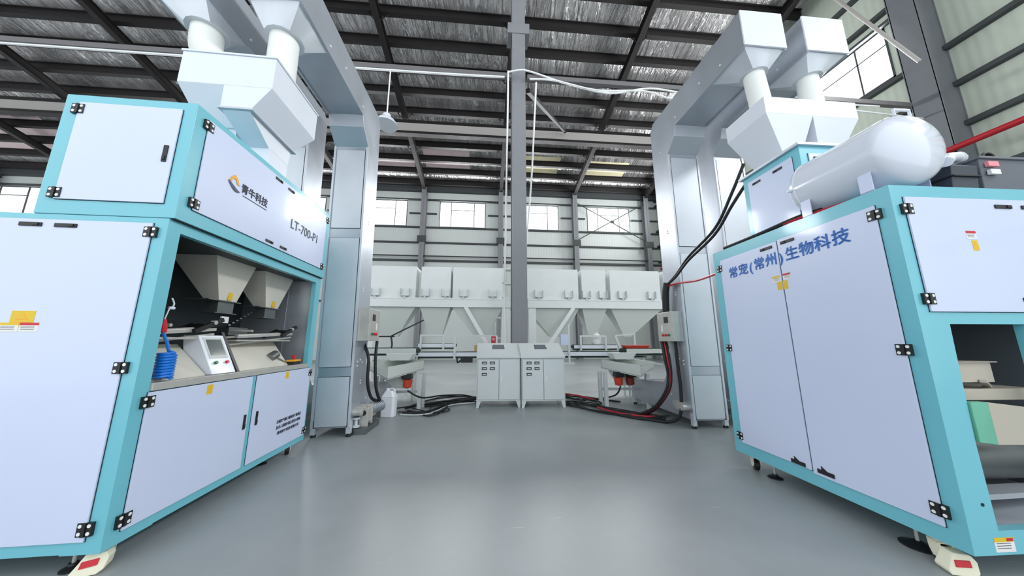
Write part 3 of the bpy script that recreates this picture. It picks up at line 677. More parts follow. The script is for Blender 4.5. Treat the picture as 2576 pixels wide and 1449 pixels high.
# lettering across both doors; each glyph belongs to the door it is printed on
for ch, u, z in (('常', 1.345, 2.03), ('宠', 1.215, 2.035), ('(', 1.12, 2.035), ('常', 1.02, 2.045), ('州', 0.89, 2.05)):
    text(ch, df, 'lettering', (-0.0135, u, z), 'xn', 0.125, M['inkblue'], bold=0.003)
for ch, u, z in ((')', 0.79, 2.045), ('生', 0.69, 2.055), ('物', 0.565, 2.06), ('科', 0.44, 2.065), ('技', 0.31, 2.07)):
    text(ch, dn, 'lettering', (-0.0135, u, z), 'xn', 0.125, M['inkblue'], bold=0.003)
d = door(B, 'front', 0, 0.082, 1.44, 1.481, 2.243)
hinge(d, 'front', 0, 0.085, 2.157); hinge(d, 'front', 0, 0.085, 1.561); handle(d, 'front', 0, 0.79, 2.19); handle(d, 'front', 0, 0.99, 2.19); handle(d, 'front', 0, 0.8, 1.56)
notice(d, 'front', 0, 0.495, 1.985, 0.07, 0.055, 'red'); sticker(d, 'front', 0, 0.507, 1.915, 0.042, 0.068)
notice(B, 'front', 0, 0.195, 0.2, 0.12, 0.07, 'yellow', d=0.001)
mb = MB(); slab(mb, 'front', 0, 0.21, 0.248, 0.218, 0.232, 0.0, 0.004); mb.build('notice_header', M['red'], B)
mb = MB(); mb.cyl((0.12, -0.003, 0.40), (0.12, 0.001, 0.40), 0.009, 12); mb.build('bolt_hole', M['gap'], B)
# inside of the bay: chute box, belts, sea green guard
mb = MB(); mb.box(0.3, 0.62, 0.12, 0.4, 1.04, 1.165); mb.box(0.28, 0.64, 0.1, 0.42, 1.165, 1.172); mb.box(0.25, 0.9, 0.12, 0.5, 0.93, 1.0); mb.bar((0.5, 0.1, 1.05), (0.9, 0.3, 0.95), 0.03, 0.02)
mb.build('chute_box', M['beige'], B, bevel=0.003)
mb = MB(); mb.loft([(0.187, -0.012, 0.725), (0.30, -0.012, 0.71), (0.30, 0.03, 0.71), (0.187, 0.03, 0.725)], [(0.187, -0.012, 0.945), (0.30, -0.012, 0.945), (0.30, 0.03, 0.945), (0.187, 0.03, 0.945)])
g = mb.build('guard_plate', M['sea'], B, bevel=0.003)
mb = MB(); mb.loft([(0.30, -0.012, 0.71), (1.0, 0.1, 0.66), (1.0, 0.14, 0.66), (0.30, 0.03, 0.71)], [(0.30, -0.012, 0.945), (1.0, 0.1, 0.86), (1.0, 0.14, 0.86), (0.30, 0.03, 0.945)])
mb.build('apron_sheet', M['beige'], g, bevel=0.003)
mb = MB(); mb.cyl((0.25, 0.45, 0.50), (1.4, 0.45, 0.50), 0.16, 28); mb.build('roller', M['steeldk'], B)
mb = MB(); mb.bar((0.22, 0.2, 0.36), (1.3, 0.35, 0.30), 0.12, 0.03); mb.bar((0.22, 0.3, 0.40), (1.3, 0.5, 0.36), 0.02, 0.05); mb.box(0.2, 1.4, 0.1, 0.8, 0.20, 0.24)
mb.build('lower_tray', M['galvlt'], B)
# upper cabinet, casters, feet
mb = MB(); mb.box(0.3, 1.2, 0.746, 1.40, ZT2, 3.16); uc = mb.build('upper_cabinet', M['teal'], B, bevel=0.003)
mb = MB(); mb.box(0.27, 1.23, 0.72, 1.43, 3.16, 3.185); mb.build('top_flange', M['galvlt'], B)
d = door(B, 'xn', 0.3, 0.82, 1.33, 2.40, 3.09); handle(d, 'xn', 0.3, 0.97, 3.04, 0.10, 0.022); handle(d, 'xn', 0.3, 1.22, 3.04, 0.10, 0.022)
d = door(B, 'front', 0.746, 0.38, 1.12, 2.42, 3.08); handle(d, 'front', 0.746, 0.47, 3.03, 0.10, 0.022)
caster(B, 0.075, 0.185, ZB2, True, rz=-0.30); caster(B, 0.10, DB - 0.12, ZB2, False, rz=-0.4); caster(B, WB - 0.12, DB - 0.12, ZB2, False); caster(B, WB - 0.12, 0.1, ZB2, True)
level_foot(B, 0.13, 0.33, ZB2, 0.085); level_foot(B, 0.12, 1.32, ZB2, 0.06)
# black items between upper cabinet and tank top
# air tank
T = tag(empty('air_tank', (2.659, 1.647, ZT2), rz=-0.02), 'glossy white cylindrical air receiver lying on top of the right packing machine', 'air tank')
xc, zc, R, ya, yb2 = 0.227, 0.285, 0.259, 0.035, 0.57
prof = []
for k in range(13):
    a = PI / 2 * k / 12; prof.append((ya - 0.5 * R * math.cos(a), R * math.sin(a)))
prof += [(ya + 0.004, R), (ya + 0.008, R)]
prof += [(yb2 - 0.006, R), (yb2 - 0.004, R + 0.004), (yb2 + 0.004, R + 0.004), (yb2 + 0.006, R)]
for k in range(1, 13):
    a = PI / 2 * k / 12; prof.append((yb2 + 0.5 * R * math.sin(a), R * math.cos(a)))
mb = MB(); mb.lathe(prof, (xc, 0, zc), (0, 1, 0), 64); mb.build('tank_body', M['tank'], T, angle=60)
for y in (0.075, 0.485):
    mb = MB(); mb.box(0.0, 0.008, y, y + 0.075, 0.0, 0.14); mb.box(xc * 2 - 0.008, xc * 2, y, y + 0.075, 0.0, 0.14); mb.box(0, 2 * xc, y, y + 0.075, 0, 0.008)
    mb.build('foot_bracket', M['panel'], T)
mb = MB(); mb.cyl((xc - R * 0.99, yb2 + 0.02, zc - 0.02), (xc - R - 0.03, yb2 + 0.02, zc - 0.02), 0.014, 12); mb.build('side_nozzle', M['white'], T)
mb = MB(); p_ = [(xc - 0.05, 0.0, zc + R * 0.95), (xc - 0.05, 0.0, zc + R + 0.035), (xc + 0.07, 0.0, zc + R + 0.035), (xc + 0.07, 0.0, zc + R * 0.93)]; mb.tube(p_, 0.009, 8); mb.build('lifting_handle', M['white'], T)
mb = MB(); mb.tube([(xc + 0.2, -0.03, zc - 0.12), (xc + 0.32, 0.02, zc - 0.05), (xc + 0.50, 0.08, zc + 0.0)], [0.032, 0.034, 0.034], 14); mb.cyl((xc + 0.50, 0.08, zc), (xc + 0.55, 0.1, zc + 0.005), 0.04, 12)
mb.build('outlet_pipe', M['white'], T)
# crates on the right machine
K = tag(empty('plastic_crate', (2.659, 1.647, ZT2), rz=-0.02), 'grey plastic crate with pink and white labels on top of the right machine', 'crate')
mb = MB(); mb.frustum(0.80, 1.30, 0.04, 0.4, 0.0, 0.74, 1.36, 0.0, 0.44, 0.235); mb.build('crate_body', M['crate'], K, bevel=0.006)
mb = MB(); mb.box(0.73, 1.37, -0.012, 0.45, 0.222, 0.24); mb.build('rim', M['crate'], K, bevel=0.004)
mb = MB(); mb.box(0.785, 0.865, -0.012, 0.006, 0.165, 0.2); mb.build('pink_label', M['pink'], K)
mb = MB(); mb.box(0.80, 0.875, -0.006, 0.012, 0.11, 0.145); mb.build('paper_label', M['paper'], K)
mb = MB(); mb.frustum(0.40, 0.72, 0.0, 0.36, 0.0, 0.38, 0.71, -0.03, 0.38, 0.17)
K2 = tag(empty('tool_case', (2.659, 1.647, ZT2), rz=-0.02), 'low dark grey plastic case wedged between the tank and labelled crate', 'case')
c_ = MB(); c_.frustum(0.52, 0.72, 0.02, 0.34, 0.0, 0.51, 0.715, 0.0, 0.36, 0.17); c_.build('case_body', M['cratedk'], K2, bevel=0.006)
c_ = MB(); c_.box(0.505, 0.72, -0.006, 0.365, 0.085, 0.093); c_.build('lid_seam', M['black'], K2)
mb = MB()
for k in range(5): mb.tube([(1.06 + 0.055 * math.cos(a * PI / 10) * (1 - 0.06 * k), 0.12 + 0.012 * k, 0.305 + 0.055 * math.sin(a * PI / 10) * (1 - 0.06 * k)) for a in range(21)], 0.010, 8)
hc = tag(mb.build('coiled_hose', M['rubber']), 'coil of dark hose standing on the grey labelled crate', 'hose')
hc.matrix_world = Matrix.Translation((2.659, 1.647, ZT2)) @ Matrix.Rotation(-0.02, 4, 'Z')
# splitter hopper over right machine
SR = tag(empty('splitter_hopper', (3.16, 2.8, 3.185)), 'white two-outlet splitter hopper above the right packing machine', 'hopper')
mb = MB(); w2 = 1.18; d2 = 0.56; zb_ = 0.70; zt_ = 0.915
mb.box(0, w2, 0, d2, zb_, zt_)
mb.frustum(0.0, w2 / 2, 0, d2, zb_, 0.22, 0.46, 0.08, d2 - 0.1, 0.26); mb.frustum(w2 / 2, w2, 0, d2, zb_, w2 / 2 + 0.10, w2 / 2 + 0.36, 0.08, d2 - 0.1, 0.26)
mb.build('hopper_body', M['white'], SR, bevel=0.003)
mb = MB(); mb.box(0.22, 0.46, 0.08, d2 - 0.1, 0.0, 0.26); mb.box(0.18, 0.5, 0.04, d2 - 0.06, 0.0, 0.015); mb.build('outlet_spout', M['white'], SR)
mb = MB(); mb.box(w2 / 2 + 0.10, w2 / 2 + 0.36, 0.08, d2 - 0.1, 0.0, 0.26); mb.build('outlet_spout', M['white'], SR)

# ------------------------------------------------------------------ Z-shaped bucket elevators
def elevator(x0, x1, yf, zin, ztop, yend, label, side, pipe_pts, tilt=0.0, box=False, r=0.115, seam=(3.05, 2.93, 0.92, 0.8), low_len=1.5, group=None):
    """x0..x1 width, yf front of vertical leg, zin underside of head run, ztop its top, yend its near end. side: +1 = aisle face is +x, -1 = -x"""
    E_ = tag(empty('bucket_elevator', ((x0 + x1) / 2, yf, 0), ry=-tilt), label, 'bucket elevator', group)
    w = (x1 - x0) / 2; yb_ = 0.45; ye = yend - yf
    prof = [(0, 0.12), (yb_ + low_len, 0.12), (yb_ + low_len, 0.50), (yb_ + 0.25, 0.60), (yb_, 0.95), (yb_, ztop - 0.12), (yb_ - 0.1, ztop), (ye, ztop), (ye, zin), (-0.27, zin), (-0.22, zin - 0.17), (0, zin - 0.38)]
    mb = MB(); mb.prism(prof, 'x', -w, w); mb.build('casing', M['galv'], E_, bevel=0.004, smooth=True, angle=20)
    s1, s2, s3, s4 = seam
    # front access panels standing proud by a few millimetres
    for (za, zb_) in ((0.14, s4), (s3, s2), (s1, zin - 0.44)):
        mb = MB(); mb.box(-w + 0.045, w - 0.045, -0.012, 0.0, za, zb_); p = mb.build('access_panel', M['galvlt'], E_, bevel=0.002)
        g = MB(); g.box(-w + 0.039, w - 0.039, -0.003, 0.001, za - 0.006, zb_ + 0.006); g.build('panel_gap', M['gap'], p)
    mb = MB(); mb.box(-w, -w + 0.03, -0.018, 0.0, 0.12, zin - 0.38); mb.box(w - 0.03, w, -0.018, 0.0, 0.12, zin - 0.38); mb.build('edge_flange', M['galvlt'], E_)
    mb = MB(); mb.box(-w - 0.006, w + 0.006, ye - 0.012, ye + 0.004, zin - 0.006, ztop + 0.006); mb.build('head_cover', M['white'], E_)
    # flange strip along underside edge of the run
    mb = MB(); mb.box(-w - 0.008, -w + 0.02, ye, -0.3, zin - 0.02, zin); mb.box(w - 0.02, w + 0.008, ye, -0.3, zin - 0.02, zin); mb.build('run_flange', M['galv'], E_)
    # discharge transition: square to round
    cx, cy = pipe_pts[0][0] - (x0 + x1) / 2, pipe_pts[0][1] - yf
    n = 16; sq = []; ci = []
    hx, hy0, hy1 = w - 0.01, ye + 0.02, ye + 0.60
    for i in range(n):
        a = 2 * PI * i / n + PI / 16 * 0; c_, s_ = math.cos(a), math.sin(a); k_ = 1 / max(abs(c_), abs(s_))
        sq.append((c_ * k_ * hx, (hy0 + hy1) / 2 + s_ * k_ * (hy1 - hy0) / 2, zin)); ci.append((cx + c_ * r * 1.35, cy + s_ * r * 1.35, pipe_pts[0][2] + 0.0))
    mb = MB(); mb.loft(ci, sq); mb.build('discharge_chute', M['galvlt'], E_)
    mb = MB(); mb.tube([(p[0] - (x0 + x1) / 2, p[1] - yf, p[2]) for p in pipe_pts], r, 28, 4 if len(pipe_pts) > 2 else 0); mb.build('discharge_pipe', M['pipe'], E_, angle=60)
    for sx in (-1, 1):
        for yy in (0.03, yb_ + low_len - 0.08):
            mb = MB(); mb.box(sx * (w - 0.025) - 0.03, sx * (w - 0.025) + 0.03, yy - 0.03, yy + 0.03, 0.035, 0.22); mb.slot(1); mb.cyl((sx * (w - 0.025), yy, 0), (sx * (w - 0.025), yy, 0.04), 0.035, 16)
            mb.build('leg', [M['galvlt'], M['black']], E_)
    # bolts on the aisle face
    mb = MB(); X = side * w
    for (yy, zz) in ((0.1, 1.0), (0.2, 1.02), (0.28, 0.98), (0.1, 0.94), (0.25, 0.72), (0.25, 0.68), (0.5, 0.42), (0.14, 2.1), (0.14, 2.06), (0.2, 3.2), (0.2, 3.16), (-0.3, zin + 0.12), (-0.9, zin + 0.2), (-1.3, zin + 0.1), (0.2, zin - 0.2)):
        mb.cyl((X, yy, zz), (X + side * 0.008, yy, zz), 0.012, 10)
    mb.build('bolt_heads', M['screw'], E_)
    if box:
        xo = X + 0.16 * side; c = MB(); c.box(X, xo, 0.04, 0.48, 1.30, 1.78); cb = c.build('control_box', M['steel'], E_, bevel=0.004)
        cb['label'] = 'stainless steel switch box'
        c = MB(); c.box(xo, xo + side * 0.006, 0.17, 0.28, 1.60, 1.70); c.build('switch_plate', M['black'], cb)
        c = MB(); c.box(xo, xo + side * 0.006, 0.33, 0.37, 1.46, 1.57); c.build('name_plate', M['paper'], cb)
        for q, m_ in ((0.17, 'green'), (0.25, 'red'), (0.33, 'red')):
            c = MB(); c.cyl((xo, q, 1.40), (xo + side * 0.02, q, 1.40), 0.02, 12); c.build('push_button', M[m_], cb)
    # tail shaft gear at the bottom
    mb = MB(); mb.box(X, X + side * 0.10, 0.12, 0.28, 0.24, 0.36); mb.cyl((X, 0.08, 0.30), (X + side * 0.12, 0.08, 0.30), 0.05, 16); mb.cyl((X, 0.34, 0.31), (X + side * 0.07, 0.34, 0.31), 0.055, 16); mb.build('tensioner', M['steel'], E_, bevel=0.004)
    return E_
TL = 0.022
elevator(-2.38, -1.86, 4.62, 4.78, 5.26, 2.72, 'tall galvanised Z bucket elevator nearest the aisle on the left', 1,
         [(-2.16, 3.0, 4.56), (-2.16, 3.0, 3.96)], tilt=TL, box=True, r=0.135, seam=(3.02, 2.86, 0.94, 0.80))
elevator(-3.30, -2.78, 4.62, 4.78, 5.26, 2.72, 'galvanised Z bucket elevator mostly hidden behind the left packing machine', 1,
         [(-2.93, 2.98, 4.56), (-2.88, 2.95, 4.3), (-2.72, 2.92, 4.12), (-2.58, 2.9, 3.94)], tilt=TL, r=0.135, seam=(3.02, 2.86, 0.94, 0.80))
elevator(3.135, 3.69, 4.58, 4.92, 5.42, 2.90, 'tall galvanised Z bucket elevator nearest the aisle on the right', -1,
         [(3.46, 3.15, 4.74), (3.46, 3.10, 4.09)], box=True, seam=(2.86, 2.74, 0.92, 0.78))
elevator(3.985, 4.55, 4.58, 4.92, 5.42, 2.90, 'galvanised Z bucket elevator right of the aisle one, behind the right machine', -1,
         [(4.23, 3.15, 4.74), (4.18, 3.10, 4.09)], seam=(2.86, 2.74, 0.92, 0.78))

# ------------------------------------------------------------------ control cabinets in the middle
def console(x, y, label, rz):
    C0 = tag(empty('control_cabinet', (x, y, 0), rz=rz), label, 'control cabinet', None)
    w = 0.44
    mb = MB(); mb.box(-w, w, 0, 0.5, 0.13, 0.965); mb.build('body', M['cab'], C0, bevel=0.004)
    mb = MB(); mb.prism([(-0.03, 0.965), (0.53, 0.965), (0.53, 1.25), (0.50, 1.262), (-0.03, 1.0)], 'x', -w - 0.012, w + 0.012); top = mb.build('sloping_top', M['cab'], C0, bevel=0.004)
    mb = MB(); mb.loft([(-0.13, 0.25, 1.135), (0.13, 0.25, 1.135), (0.12, 0.42, 1.222), (-0.12, 0.42, 1.222)], [(-0.13, 0.247, 1.139), (0.13, 0.247, 1.139), (0.12, 0.417, 1.226), (-0.12, 0.417, 1.226)])
    dw = mb.build('display_window', M['gap'], top)
    mb = MB(); mb.loft([(-0.12, 0.257, 1.141), (0.12, 0.257, 1.141), (0.112, 0.413, 1.2225), (-0.112, 0.413, 1.2225)], [(-0.12, 0.255, 1.144), (0.12, 0.255, 1.144), (0.112, 0.411, 1.2255), (-0.112, 0.411, 1.2255)]); mb.build('pane', M['crate'], top)
    door(C0, 'front', 0, -w + 0.02, 0.0, 0.16, 0.94, m='cab'); d_ = door(C0, 'front', 0, 0.008, w - 0.02, 0.16, 0.94, m='cab')
    mb = MB(); slab(mb, 'front', 0, 0.045, 0.065, 0.52, 0.60, 0.01, 0.024); mb.build('door_latch', M['screw'], d_)
    for (u, z) in ((-0.29, 0.87), (-0.13, 0.87), (-0.29, 0.76), (-0.13, 0.76), (-0.29, 0.65)):
        mb = MB(); slab(mb, 'front', 0, u - 0.05, u + 0.05, z - 0.026, z + 0.026, 0.01, 0.02); m2 = mb.build('panel_meter', M['black'], C0)
        mb = MB(); slab(mb, 'front', 0, u - 0.035, u + 0.035, z - 0.012, z + 0.006, 0.019, 0.022); mb.build('meter_window', M['hopdk'], m2)
    for sx in (-1, 1):
        for yy in (0, 0.46):
            mb = MB(); mb.prism([(sx * w, 0.13), (sx * (w - 0.09), 0.13), (sx * (w - 0.045), 0.0), (sx * (w - 0.0), 0.0)], 'y', yy, yy + 0.04); mb.build('leg', M['cab'], C0)
    return C0
console(0.262, 6.30, 'light grey control cabinet with sloping top, left of the central pair', 0.0)
console(1.160, 6.23, 'light grey control cabinet with sloping top, right of the central pair', 0.0)

# ------------------------------------------------------------------ hopper rows behind
YH = 9.0
def bin_(x0, x1, ox0, ox1, label, group, dep=0.62):
    cx = (x0 + x1) / 2; R0 = tag(empty('storage_hopper', (cx, YH, 2.56)), label, 'storage hopper', group)
    mb = MB(); mb.box(x0 - cx, x1 - cx, 0, dep, 0.0, 0.95); mb.build('bin_body', M['hopper'], R0, bevel=0.006)
    mb = MB(); mb.loft([(ox0 - cx, 0.22, -1.12), (ox1 - cx, 0.22, -1.12), (ox1 - cx, 0.42, -1.12), (ox0 - cx, 0.42, -1.12)], [(x0 - cx, 0.02, -0.28), (x1 - cx, 0.02, -0.28), (x1 - cx, dep - 0.02, -0.28), (x0 - cx, dep - 0.02, -0.28)])
    mb.box(x0 - cx, x1 - cx, 0.02, dep - 0.02, -0.28, 0.0)
    mb.build('funnel', M['hopdk'], R0, bevel=0.004)
    for u in (0.22, 0.8) if x1 - x0 > 1 else (0.16, 0.84):
        xx = x0 - cx + (x1 - x0) * u
        mb = MB(); mb.box(xx - 0.13, xx - 0.12, -0.1, 0.0, 0.06, 0.28); mb.box(xx + 0.12, xx + 0.13, -0.1, 0.0, 0.06, 0.28); mb.box(xx - 0.13, xx + 0.13, -0.1, 0.0, 0.05, 0.065)
        mb.cyl((xx, -0.05, -0.02), (xx, -0.05, 0.05), 0.04, 12)
        mb.build('load_cell_bracket', M['cab'], R0)
    return R0
G1 = 'hoppers standing on the left frame'; G2 = 'hoppers standing on the right frame'
bin_(-3.56, -2.10, -3.05, -2.60, 'wide grey white storage hopper, leftmost on the left frame', G1)
bin_(-1.96, -1.08, -1.66, -1.32, 'narrow grey white storage hopper between two wide ones on the left frame', G1)
bin_(-1.02, 0.47, -0.35, 0.02, 'wide grey white storage hopper left of and nearest the central column', G1)
bin_(1.22, 2.82, 1.95, 2.40, 'wide grey white storage hopper right of and nearest the central column', G2)
bin_(2.93, 3.70, 3.15, 3.40, 'narrow grey white storage hopper between two wide ones on the right frame', G2)
bin_(3.84, 5.48, 4.30, 4.52, 'wide grey white storage hopper just left of the right elevator', G2)
bin_(5.60, 7.05, 6.1, 6.5, 'grey white storage hopper half hidden by the right elevator', G2)
def frame_(x0, x1, posts, braces, label):
    R0 = tag(empty('hopper_frame', (0, YH, 0)), label, 'steel frame')
    mb = MB(); mb.box(x0, x1, -0.06, -0.02 + 0.03, 2.29, 2.52); mb.box(x0, x1, 0.65, 0.75, 2.29, 2.52); mb.box(x0, x0 + 0.08, 0, 0.7, 2.3, 2.52); mb.box(x1 - 0.08, x1, 0, 0.7, 2.3, 2.52)
    mb.box(x0, x1, -0.07, 0.0, 2.515, 2.56); mb.build('main_beam', M['hopper'], R0, bevel=0.004)
    for (px, w_) in posts:
        for yy in (-0.03, 0.68):
            mb = MB(); mb.box(px, px + w_, yy, yy + 0.10, 0, 2.29); mb.build('post', M['hopper'], R0, bevel=0.004)
    for (a, b) in braces:
        mb = MB(); mb.bar((a, -0.10, 2.3), (b, -0.10, 1.1), 0.05, 0.11); mb.build('diagonal_brace', M['hopper'], R0)
    return R0
frame_(-3.6, 0.78, [(0.46, 0.24), (-3.6, 0.14)], [(-0.62, 0.10)], 'long cream steel frame carrying the hoppers left of the column')
frame_(1.24, 7.2, [(1.26, 0.22), (7.0, 0.14)], [(2.62, 1.78)], 'long cream steel frame carrying the hoppers right of the column')
# dosing conveyors under the hoppers
def conveyor(x0, x1, y, z, h, label, legs=True, group=None, wdt=0.4, m='white'):
    R0 = tag(empty('belt_conveyor', ((x0 + x1) / 2, y, 0)), label, 'conveyor', group); hw = (x1 - x0) / 2
    mb = MB(); mb.box(-hw, hw, 0, 0.03, z - h, z); mb.box(-hw, hw, wdt - 0.03, wdt, z - h, z); mb.build('side_rail', M[m], R0, bevel=0.003)
    mb = MB(); mb.box(-hw + 0.02, hw - 0.02, 0.03, wdt - 0.03, z - 0.01, z + 0.012); mb.box(-hw + 0.02, hw - 0.02, 0.01, wdt - 0.03, z - h - 0.05, z - h - 0.02)
    for sx in (-1, 1): mb.cyl((sx * (hw - 0.03), 0.03, z - h / 2), (sx * (hw - 0.03), wdt - 0.03, z - h / 2), h / 2 + 0.01, 14)
    mb.build('belt', M['belt'], R0)
    if legs:
        for sx in (-0.94, 0.94):
            for yy in (0.04, wdt - 0.08):
                mb = MB(); mb.box(sx * hw - 0.02, sx * hw + 0.02, yy, yy + 0.04, 0, z - h); mb.build('leg', M[m], R0)
    return R0
def arch(parent, x0, x1, z0, z1, y=-0.01):
    mb = MB(); t = 0.045; mb.box(x0, x0 + t, y - 0.04, y, z0, z1 - t); mb.box(x1 - t, x1, y - 0.04, y, z0, z1 - t); mb.box(x0, x1, y - 0.04, y, z1 - t, z1); mb.build('guide_arch', M['cab'], parent)
c1 = conveyor(-2.05, 0.22, 8.0, 1.02, 0.10, 'long white sided belt conveyor running under the left hoppers')
c2 = conveyor(-1.75, -0.80, 8.05, 1.24, 0.085, 'short white feeder belt above the left long conveyor', False, wdt=0.3)
for o_ in (c2,):
    for sx in (-0.38, 0.38):
        mb = MB(); mb.box(sx - 0.02, sx + 0.02, 0.02, 0.06, 1.02, 1.16); mb.build('leg', M['cab'], o_)
arch(c2, -0.42, 0.20, 1.06, 1.47, y=-0.02)
mb = MB(); mb.box(0.09, 0.14, -0.06, -0.01, 0.85, 1.42); mb.box(0.95, 1.0, -0.06, -0.01, 0.85, 1.42); mb.box(0.09, 1.0, -0.06, -0.01, 1.42, 1.46); mb.build('guard_stand', M['cab'], c1)
mb = MB(); mb.box(0.27, 0.57, 0.0, 0.16, 0.76, 0.88); mb.tube([(0.27, 0.05, 0.82), (0.19, 0.05, 0.76), (0.17, 0.05, 0.9)], 0.02, 8, 3); mb.build('drive_motor', M['black'], c1)
c3 = conveyor(-3.2, -1.6, 7.2, 1.14, 0.11, 'grey green conveyor between the left elevator and the hoppers', True, m='hopdk')
c4 = conveyor(1.30, 4.35, 8.0, 1.02, 0.10, 'long white sided belt conveyor running under the right hoppers')
c5 = conveyor(2.35, 3.55, 8.05, 1.20, 0.085, 'short white feeder belt above the right long conveyor', False, wdt=0.3)
for sx in (-0.45, 0.45):
    mb = MB(); mb.box(sx - 0.02, sx + 0.02, 0.02, 0.06, 1.02, 1.12); mb.build('leg', M['cab'], c5)
arch(c5, -0.45, 0.28, 1.06, 1.46, y=-0.02)
mb = MB(); mb.box(-0.67, -0.62, -0.06, -0.01, 0.72, 1.75); mb.box(-0.82, -0.52, -0.08, 0.0, 0.70, 0.76); mb.build('guard_stand', M['cab'], c4)
mb = MB(); mb.box(-0.87, -0.67, -0.09, 0.04, 1.20, 1.48); mb.build('junction_box', M['panel'], c4, bevel=0.004)
c6 = conveyor(3.4, 4.7, 7.2, 1.12, 0.11, 'dark green edged conveyor beside the right elevator', True, m='hopdk')
st2 = tag(empty('feed_guide', (3.55, 7.4, 0)), 'bent grey guide bracket in front of the right hoppers', 'guide')
mb = MB(); mb.bar((-0.34, 0, 1.44), (0.18, 0, 1.485), 0.03, 0.03); mb.bar((-0.33, 0, 1.425), (-0.22, 0, 1.13), 0.03, 0.05); mb.bar((0.16, 0, 1.46), (0.16, 0, 1.125), 0.03, 0.05); mb.build('bracket', M['cab'], st2)
st3 = tag(empty('feed_guide', (-2.35, 7.3, 0)), 'black arm bracket beside the left switch box', 'guide')
mb = MB(); mb.bar((-0.25, 0, 1.41), (0.22, 0, 1.41), 0.05, 0.03); mb.tube([(0.15, 0, 1.40), (0.18, 0, 1.2), (0.12, 0, 1.05)], 0.02, 8, 3); mb.bar((0.15, 0, 1.42), (0.85, 0.1, 1.80), 0.03, 0.03); mb.build('bracket', M['black'], st3)
# vibrating feeders (tray, hopper mouth, motor, legs)
def feeder(x, y, sgn, label, twin=False):
    R0 = tag(empty('vibrating_feeder', (x, y, 0)), label, 'vibrating feeder'); s = sgn
    mb = MB()    # open trough made of folded sheets, one corner towards the camera
    N, Lf, Rt = (-0.08 * s, -0.52), (-0.56 * s, -0.15), (0.38 * s, 0.23)
    Bk = (Lf[0] + Rt[0] - N[0], Lf[1] + Rt[1] - N[1]); t_ = 0.012
    def sheet(p, q, z0p, z0q, z1p, z1q):
        mb.loft([(p[0], p[1], z0p), (q[0], q[1], z0q), (q[0], q[1] + t_, z0q), (p[0], p[1] + t_, z0p)], [(p[0], p[1], z1p), (q[0], q[1], z1q), (q[0], q[1] + t_, z1q), (p[0], p[1] + t_, z1p)])
    sheet(N, Rt, 0.64, 0.74, 0.86, 0.92); sheet(N, Lf, 0.64, 0.78, 0.80, 0.86); sheet(Lf, Bk, 0.78, 0.80, 0.90, 0.94); sheet(Rt, Bk, 0.74, 0.80, 0.92, 0.94)
    mb.loft([(N[0], N[1], 0.65), (Rt[0], Rt[1], 0.75), (Bk[0], Bk[1], 0.80), (Lf[0], Lf[1], 0.78)], [(N[0], N[1], 0.665), (Rt[0], Rt[1], 0.765), (Bk[0], Bk[1], 0.815), (Lf[0], Lf[1], 0.795)])
    mb.build('trough', M['hopdk'], R0)
    mb = MB(); mb.bar((-0.9 * s, 0.1, 0.82), (0.1 * s, 0.45, 0.98), 0.04, 0.03); mb.bar((-0.85 * s, 0.4, 0.86), (0.2 * s, 0.6, 1.0), 0.35, 0.012)
    mb.build('inlet_plate', M['cab'], R0)
    mb = MB(); mb.frustum(-0.25 * s, 0.12 * s, 0.1, 0.35, 0.93, -0.32 * s, 0.2 * s, 0.05, 0.4, 1.06); mb.build('inlet_hopper', M['hopper'], R0, bevel=0.003)
    mb = MB(); mb.loft([(-0.1 * s, 0.0, 0.42), (0.1 * s, 0.0, 0.42), (0.1 * s, 0.12, 0.42), (-0.1 * s, 0.12, 0.42)], [(-0.35 * s, -0.1, 0.68), (0.25 * s, 0.0, 0.70), (0.25 * s, 0.2, 0.70), (-0.35 * s, 0.1, 0.68)]); mb.build('bracket', M['hopdk'], R0)
    for j in range(2 if twin else 1):
        xx = (0.14 - 0.24 * j) * s
        mb = MB(); mb.lathe([(0, 0.03), (0.02, 0.075), (0.15, 0.085), (0.17, 0.06), (0.2, 0.06)], (xx, -0.05, 0.43), (0.1 * s, 0, 1), 20); mt = mb.build('vibration_motor', M['orange'] if j == 0 else M['maroon'], R0)
        mb = MB(); mb.box(xx - 0.09, xx + 0.09, -0.14, 0.02, 0.60, 0.70); mb.build('motor_mount', M['black'], mt, bevel=0.003)
    for (lx, ly) in ((0.36 * s, 0.4), (-0.45 * s, 0.35), (-0.40 * s, -0.15), (0.34 * s, 0.15)):
        mb = MB(); mb.box(lx - 0.035, lx + 0.035, ly - 0.035, ly + 0.035, 0.0, 0.66); mb.build('leg', M['cab'], R0)
    mb = MB(); mb.bar((-0.45 * s, 0.35, 0.3), (0.36 * s, 0.4, 0.3), 0.04, 0.05); mb.build('stretcher', M['cab'], R0)
    return R0
feeder(-1.62, 6.12, 1, 'grey vibrating feeder with one orange motor behind the left elevator')
feeder(2.80, 6.12, -1, 'grey vibrating feeder with two red motors beside the right elevator', True)
